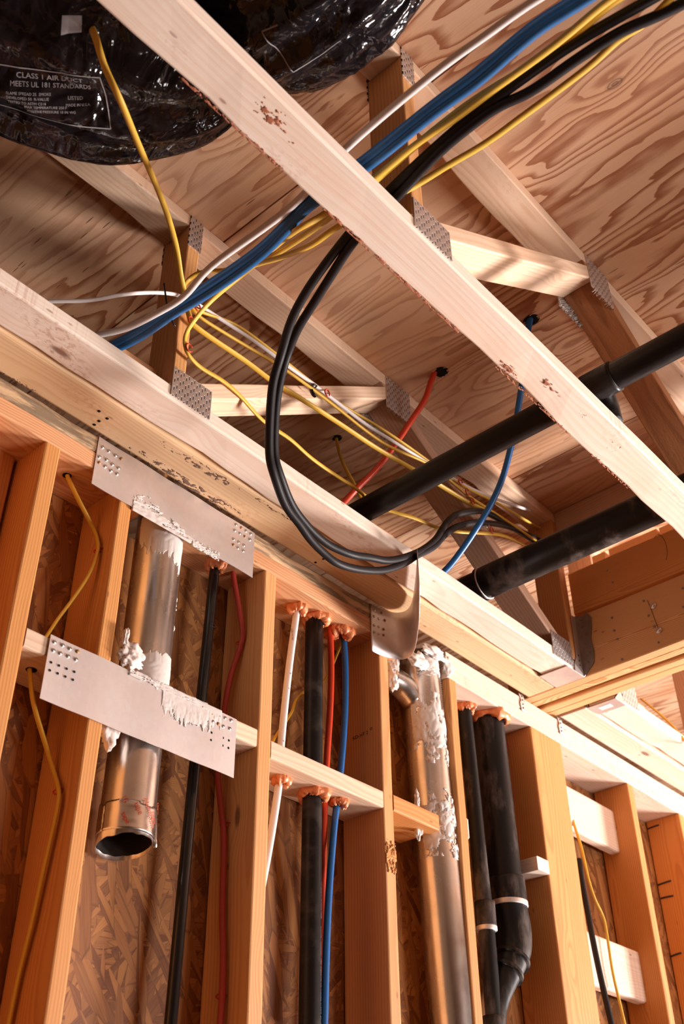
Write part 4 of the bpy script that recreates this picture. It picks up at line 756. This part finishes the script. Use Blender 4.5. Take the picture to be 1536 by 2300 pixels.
# ================================================================== CABLES AND TUBES OVERHEAD
def cable(key, r, mat, label, cat='cable', flat=1.0, group=None, name='electrical_cable', print_=None, sub=6):
    o = tube(name, PTS[key], r, M[mat], None, sub, 14, flat=flat, twist=.004 if flat < 1 else 0); return tag(o, label, cat, group)
G = 'cables draped over the trusses'
cable('white_up', .0066, 'white', 'straight white cable, uppermost of the bundle crossing from the top right', group=G)
wb = cable('white_branch', .0045, 'white', 'white cable entering at the left and running hidden among the stapled yellow cables', flat=.7, group=G)
cable('blue_a', .0088, 'bluecab', 'upper of the two blue cables crossing from the top right', group=G)
cable('blue_b', .0088, 'bluecab', 'lower of the two blue cables, pressed against its twin', group=G)
cable('yellow_a', .0064, 'yellow', 'yellow cable that loops away from the bundle and sags low along the truss', flat=.62, group=G)
cable('yellow_b', .0064, 'yellow', 'yellow cable behind its neighbour at top right, later in the middle of the stapled row', flat=.62, group=G)
cable('yellow_c', .0062, 'yellow', 'yellow cable below the black ones at top right, later topmost of the stapled row', flat=.62, group=G)
cable('yellow_d', .0066, 'yellow', 'yellow cable dropping from between the black duct bags, then lowest of the stapled row', flat=.62, group=G)
cable('black_a', .0088, 'black', 'black cable on the outer left side of the big hanging loop', group=G)
cable('black_b', .0088, 'black', 'black cable on the inner side of the big hanging loop', group=G)
cable('pex_red_ceiling', .0082, 'redpex', 'orange-red tube dropping from a splintered hole in the plywood', 'tube', name='water_tube', group='tubes through the ceiling')
cable('pex_blue_ceiling', .0082, 'blue', 'blue tube dropping from a round hole in the plywood in a long curve', 'tube', name='water_tube', group='tubes through the ceiling')
cable('yellow_hole', .0048, 'yellow', 'dim yellow cable hanging from a small plywood hole behind the wall-side truss')
cable('yellow_left_up', .0056, 'yellow', 'yellow cable coming out of the top plate and bowing to the stud, at the left', flat=.6, group='yellow cables in the wall')
cable('yellow_left_low', .0056, 'yellow', 'yellow cable running down from the blocking at the lower left', flat=.6, group='yellow cables in the wall')
cable('yellow_mid', .0045, 'yellow', 'thin yellow cable crossing behind the white and black pipes', flat=.6, group='yellow cables in the wall')
cable('yellow_right', .0042, 'yellow', 'thin yellow cable beside the wide post at the lower right', flat=.7, group='yellow cables in the wall')
cable('black_right', .0085, 'black', 'black cable beside the wide post at the lower right')
cable('yellow_far', .0055, 'yellow', 'yellow cable arching over the truss beyond the deep beam', flat=.6)

def staple(p, r, label, plane='xz', rot=0, mat='staple', name='cable_staple', group='red staples on the cables'):
    pts = []
    for i in range(13):
        a = -.35 * PI + 1.7 * PI * i / 12; x, z = r * math.cos(a + rot), r * 1.25 * math.sin(a + rot)
        pts.append((p[0] + (x if plane == 'xz' else .35 * x), p[1] - (.004 if plane == 'xz' else x), p[2] + z * (1 if plane == 'xz' else .35)))
    o = tube(name, pts, .0017, M[mat], None, 2, 8); return tag(o, label, 'staple', group)
labs = ('red staple on the upright web, lowest turn of the dropping yellow cable', 'red staple just above its neighbour where the yellow cables meet the upright web', 'red staple where the sagging yellow cable leaves the upright web',
        'red staple beside the black clip on the rising web', 'uppermost of three red staples on the falling web near the blue tube', 'middle one of three red staples on the falling web', 'lowest of three red staples on the falling web', 'red staple on the sagging yellow cable beside the blue tube')
for i, (p, l) in enumerate(zip(PTS['staple_pts'], labs)): staple(p, .0085, l, rot=.7 + .5 * (i % 3))
labs = ('red staple on the bowed yellow cable at the upper left', 'red staple on the yellow cable at the lower left', 'red staple at the outermost bend of the dull red tube', 'middle red staple on the dull red tube', 'lowest red staple on the dull red tube')
for p, l in zip(PTS['wall_staples'], labs): staple(p, .0105, l, plane='yz', rot=1.2, mat='staple', group='red staples in the wall')
staple((2.093, 1.288, 1.774), .010, 'bright metal staple holding the two black cables on the falling web', rot=.4, mat='chrome', group=None)
o = tube('zip_tie', [(.822, 1.158, 1.592), (.836, 1.168, 1.578), (.850, 1.178, 1.566), (.868, 1.186, 1.552), (.884, 1.190, 1.544)], .0019, M['gloss'], None, 3, 8); tag(o, 'thin black zip tie across the white and blue cables at the left', 'zip tie')
# marks on the ledger board
lb = bpy.data.objects['ledger_board']
for x, y in ((.906, 1.440), (.925, 1.464), (.9256, 1.480), (.9313, 1.4455), (1.596, 1.4475), (1.607, 1.4577), (1.605, 1.482)):
    pipe('nail_hole', (x, y, 1.4906), (x, y, 1.4900), .0034, M['hole'], lb, 14)
M['bark'] = plain('dark_bark_stain', (.24, .13, .08), .85, 0, .5, 90, .4)
under = lambda x0, x1, y0, y1, z: (lambda u, v, h: (x0 + (x1 - x0) * u, y0 + (y1 - y0) * v, z - h * .4))
for (x0, x1, y0, y1, s, k) in ((1.05, 1.28, 1.405, 1.428, 3.3, .0), (1.02, 1.36, 1.470, 1.4965, 8.8, .08), (.70, .80, 1.485, 1.4965, 5.1, .05), (1.30, 1.52, 1.402, 1.415, 2.7, -.05)):
    patch('bark_streak', under(x0, x1, y0, y1, 1.4905), lambda u, v, s=s, k=k: .04 + k - abs(v - .5) * .5 - abs(u - .5) * .5 + .55 * noise.fractal(Vector((u * 16, v * 3, s)), .8, 2, 4), 120, 14, M['bark'], lb, (x0, y0, 1.4905), .0006)
# red-brown bark left on the wany edge of the nearest truss chord
t0 = bpy.data.objects['floor_truss']
M['redbark'] = plain('red_inner_bark', (.46, .15, .07), .8, 0, .4, 120, .5)
for (x0, x1, s, k) in ((.52, .74, 1.1, .0), (.84, 1.22, 6.3, .06), (1.34, 1.62, 9.2, -.02), (1.70, 1.86, 4.4, -.06)):
    patch('bark_streak', under(x0, x1, .7585, .7655, H - .0002), lambda u, v, s=s, k=k: k - .08 + (v - .5) * .55 + .60 * noise.fractal(Vector((u * 26, v * 2, s)), .8, 2, 4), 160, 8, M['redbark'], t0, (x0, .76, H), .0016)
for (x0, x1, y0, y1, s, k) in ((.60, .72, .69, .73, 2.2, -.08), (1.42, 1.50, .700, .730, 5.5, -.12), (1.655, 1.74, .695, .745, 7.7, -.10), (1.33, 1.40, .735, .765, 3.1, 0), (1.56, 1.60, .70, .72, 6.6, 0)):
    patch('knot_scar', under(x0, x1, y0, y1, H - .0001), lambda u, v, s=s, k=k: k + .18 - abs(v - .5) * .9 - abs(u - .5) * .8 + .5 * noise.fractal(Vector((u * 9, v * 7, s)), .8, 2, 5), 60, 30, M['redbark'], t0, (x0, y0, H), .0005)
# ink stamps on two studs and black nail marks on the last one
def side_text(o, s, size, x, y, z, rot=0.):
    c, s_ = math.cos(rot), math.sin(rot)
    text_on('ink_stamp', s, size, lambda a, b: (x - .0009, y - (a * c - b * s_), z + (a * s_ + b * c)), M['ink'], o)
st4 = [q for q in bpy.data.objects if q.get('label', '').startswith('chipped wall stud')][0]
side_text(st4, 'KD-HT 2', .013, 1.8615, 1.590, 1.142, .03); side_text(st4, 'o', .016, 1.8615, 1.535, 1.150)
st7 = [q for q in bpy.data.objects if q.get('label', '').startswith('wall stud with a knot')][0]
side_text(st7, 'S-DRY', .013, 3.1298, 1.596, 1.262); side_text(st7, 'SPF 2', .010, 3.1298, 1.590, 1.246)
st8 = [q for q in bpy.data.objects if q.get('label', '').startswith('last wall stud')][0]
for a, b in (((1.6229, 1.3755), (1.579, 1.3786)), ((1.6233, 1.1802), (1.5742, 1.1843)), ((1.6225, 1.1353), (1.5766, 1.1344)), ((1.625, .9483), (1.5865, .9534))):
    tube('black_mark', [(3.4840, a[0], a[1]), (3.4838, (a[0] + b[0]) / 2, (a[1] + b[1]) / 2 + .001), (3.4840, b[0], b[1])], .0028, M['ink'], st8, 2, 8)
# chipped edge of the stud left of the long duct
chip = patch('torn_edge', lambda u, v, h: (1.8625 + .034 * u, 1.4992 - h, .80 + .075 * v), lambda u, v: .30 - abs(v - .5) * .9 + .5 * noise.fractal(Vector((u * 5, v * 8, 1.3)), .8, 2, 4), 30, 50, M['fir'], st4, (1.88, 1.4992, .84), .002)


# black plastic clip and zip tie
t = tube('cable_clip', [(1.385 + .013 * math.cos(a), 1.286, 1.788 + .017 * math.sin(a)) for a in [PI * (.35 + 1.25 * i / 10) for i in range(11)]], .0052, M['gloss'], None, 2, 10, flat=.6); tag(t, 'black plastic clip holding yellow cables on the rising web', 'clip')

# holes in the plywood with torn edges
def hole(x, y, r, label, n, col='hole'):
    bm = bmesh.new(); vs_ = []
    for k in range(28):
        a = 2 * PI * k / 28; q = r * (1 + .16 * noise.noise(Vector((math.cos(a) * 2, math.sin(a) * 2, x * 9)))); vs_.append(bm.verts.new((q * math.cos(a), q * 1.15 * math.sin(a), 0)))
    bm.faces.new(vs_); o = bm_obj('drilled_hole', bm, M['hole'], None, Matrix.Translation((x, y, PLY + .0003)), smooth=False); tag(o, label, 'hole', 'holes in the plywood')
    bm = bmesh.new(); c = Vector((x, y, PLY))
    for i in range(n):
        a = rnd.choice((0, PI)) + rnd.uniform(-.5, .5) + PI / 2 * (1 if rnd.random() < .8 else 0); L = rnd.uniform(.5, 1.9) * r
        p = Vector((math.cos(a) * r * .9, math.sin(a) * r * .9, 0)); e = p + Vector((rnd.uniform(-.3, .3) * r, math.copysign(L, math.sin(a)) , -rnd.uniform(.1, .5) * r)); wv = Vector((.0012, .0004, 0))
        q = [bm.verts.new(v) for v in (p - wv, p + wv, e, p + Vector((0, 0, -.0012)))]
        bm.faces.new(q[:3]); bm.faces.new((q[0], q[3], q[2])); bm.faces.new((q[1], q[2], q[3]))
    if n: bm_obj('splinters', bm, M['pale2'], o, Matrix.Translation(c), smooth=False)
    return o
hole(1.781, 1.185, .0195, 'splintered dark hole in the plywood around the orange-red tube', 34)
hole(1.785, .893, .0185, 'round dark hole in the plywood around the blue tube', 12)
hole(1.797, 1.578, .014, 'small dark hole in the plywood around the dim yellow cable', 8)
bm = bmesh.new(); bmesh.ops.create_circle(bm, cap_ends=True, segments=20, radius=.0095)
o = bm_obj('drilled_hole', bm, M['hole'], None, Matrix.Translation((.931, 1.558, 1.4004)), smooth=False); tag(o, 'drilled hole in the top plate where the yellow cable comes out', 'hole')
bm = bmesh.new(); bmesh.ops.create_circle(bm, cap_ends=True, segments=20, radius=.0105)
o = bm_obj('drilled_hole', bm, M['hole'], None, Matrix.Translation((.933, 1.56, .9506)), smooth=False); tag(o, 'drilled hole in the blocking at the lower left with the yellow cable in it', 'hole')
# nail holes in the ledger and black nail marks
for i, (x, y) in enumerate(((.826, 1.452), (.833, 1.463), (.845, 1.455), (.838, 1.472))):
    pass

# ================================================================== BLACK DUCT BAGS
def bag(name, path, radii, label, ridges, seed, sub=9, seg=120):
    P = smooth_path(path, sub); R_ = taper(len(P), radii); c = P[len(P) // 2].copy(); bm = bmesh.new()
    def disp(v, ctr, t, a):
        d = (v - ctr); L = d.length
        if L < 1e-6: return v
        d /= L; q = Vector((t * 3.1 + seed, math.cos(a), math.sin(a)))
        k = .055 * noise.noise(q * 1.2) + .030 * noise.fractal(Vector((t * 2.2, a * 3.2 + seed, seed)), .8, 2.1, 4)
        k += ridges * (abs(math.sin(a * 7 + 3 * noise.noise(Vector((t * 4, seed, a * .4))))) ** 3 - .3) * .075
        k += .012 * abs(noise.noise(Vector((t * 40, a * 4, seed)))) 
        return ctr + d * L * (1 + k * 1.3)
    tube_bm(bm, [p - c for p in P], R_, seg, disp=lambda v, ctr, t, a: disp(v, ctr, t, a))
    o = bm_obj(name, bm, M['film'], None, Matrix.Translation(c)); return tag(o, label, 'duct', 'black wrapped ducts'), c
bagL, cL = bag('flexible_duct', [(-.30, 1.10, 1.80), (-.05, 1.09, 1.80), (.20, 1.06, 1.83), (.36, 1.03, 1.84), (.50, .985, 1.835), (.60, .92, 1.845), (.665, .855, 1.875), (.70, .79, 1.90)], [.19, .197, .206, .218, .219, .197, .160, .11, .05], 'large black film-wrapped duct with printed notice, upper left corner', 1.0, 3.3)
bagR, cR = bag('flexible_duct', [(.62, .86, 1.90), (.65, .79, 1.885), (.675, .70, 1.868), (.690, .61, 1.858), (.700, .53, 1.85), (.705, .46, 1.845), (.705, .36, 1.83), (.70, .22, 1.80), (.69, .02, 1.77)], [.05, .13, .158, .158, .146, .112, .088, .098, .11, .11], 'smaller black film-wrapped duct with white frame print, behind the nearest truss at the top', 1.0, 8.1)
from mathutils.bvhtree import BVHTree
def projector(obj):
    me = obj.data; mw = obj.matrix_world; T = BVHTree.FromPolygons([mw @ v.co for v in me.vertices], [p.vertices[:] for p in me.polygons])
    return T
def print_on(obj, T, s, size, P0, U, V, name='printed_word', strokes=None, wd=.0016):
    """Lay words (or a stroked frame) on the film by carrying a flat layout onto the surface along its normal."""
    P0, U, V = Vector(P0), Vector(U).normalized(), Vector(V).normalized(); N = U.cross(V).normalized()
    if N.z < 0: N = -N
    if strokes:
        bm = bmesh.new()
        for a, b in zip(strokes, strokes[1:]):
            n = 24; a, b = Vector(a), Vector(b); d = (b - a).normalized(); w_ = Vector((-d.y, d.x)) * wd; prev = None
            for i in range(n + 1):
                p = a + (b - a) * i / n; q = [bm.verts.new((p.x - w_.x, p.y - w_.y, 0)), bm.verts.new((p.x + w_.x, p.y + w_.y, 0))]
                if prev: bm.faces.new((prev[0], q[0], q[1], prev[1]))
                prev = q
    else:
        bm = text_bm(s, size); bmesh.ops.triangulate(bm, faces=bm.faces)
        bmesh.ops.subdivide_edges(bm, edges=[e for e in bm.edges if e.calc_length() > size * .5], cuts=2)
    dead = []
    for v in bm.verts:
        w_ = P0 + U * v.co.x + V * v.co.y - N * .5
        hit = T.ray_cast(w_, N)
        if hit[0] is None: dead.append(v); continue
        v.co = hit[0] - N * .0016
    bmesh.ops.delete(bm, geom=dead, context='VERTS')
    me = bpy.data.meshes.new(name); bm.to_mesh(me); bm.free(); return link(name, me, M['grayink'], obj, None, smooth=False)
TL_ = projector(bagL)
A0, A1, A2, A3 = Vector((.3574, 1.032, 1.64)), Vector((.4811, .9281, 1.64)), Vector((.5526, .9892, 1.64)), Vector((.3999, 1.094, 1.64))
Ux = (A1 - A0).normalized(); Vy = (A0 - A3); Vy = (Vy - Ux * Vy.dot(Ux)).normalized()
def L2(p): d = Vector(p) - A0; return (d.dot(Ux), d.dot(Vy))
print_on(bagL, TL_, '', 0, A0, Ux, Vy, 'printed_frame', [L2(A0), L2(A1), L2(A2), L2(A3), L2(A0)], .0009)
for s_, x, y, z in (('CLASS 1 AIR DUCT', .028, -.016, .0125), ('MEETS UL 181 STANDARDS', .018, -.028, .0105), ('FLAME SPREAD 25  SMOKE', .012, -.040, .0060), ('DEVELOPED 50  R-VALUE', .012, -.047, .0060), ('TESTED TO ASTM C518', .014, -.054, .0058), ('MAX TEMPERATURE 250 F', .040, -.060, .0058), ('POSITIVE PRESSURE 10 IN WG', .044, -.067, .0058), ('LISTED', .108, -.046, .008), ('MADE IN U.S.A.', .105, -.056, .0058)):
    print_on(bagL, TL_, s_, z, A0 + Ux * x + Vy * y, Ux, Vy)
print_on(bagL, TL_, '', 0, A0 + Ux * .10 + Vy * .055, Ux, Vy, 'printed_square', [(0, .011), (.03, .011)], .011)
TR_ = projector(bagR)
B = [Vector(p) for p in ((.6371, .6808, 1.74), (.6308, .7109, 1.74), (.7173, .7212, 1.74), (.7271, .6224, 1.74))]
Uy = (B[2] - B[1]).normalized(); Wz = (B[3] - B[2]); Wz = (Wz - Uy * Wz.dot(Uy)).normalized()
def L3(p): d = Vector(p) - B[1]; return (d.dot(Uy), d.dot(Wz))
print_on(bagR, TR_, '', 0, B[1], Uy, Wz, 'printed_frame', [L3(B[0]), L3(B[1]), L3(B[2]), L3(B[3])], .0011)
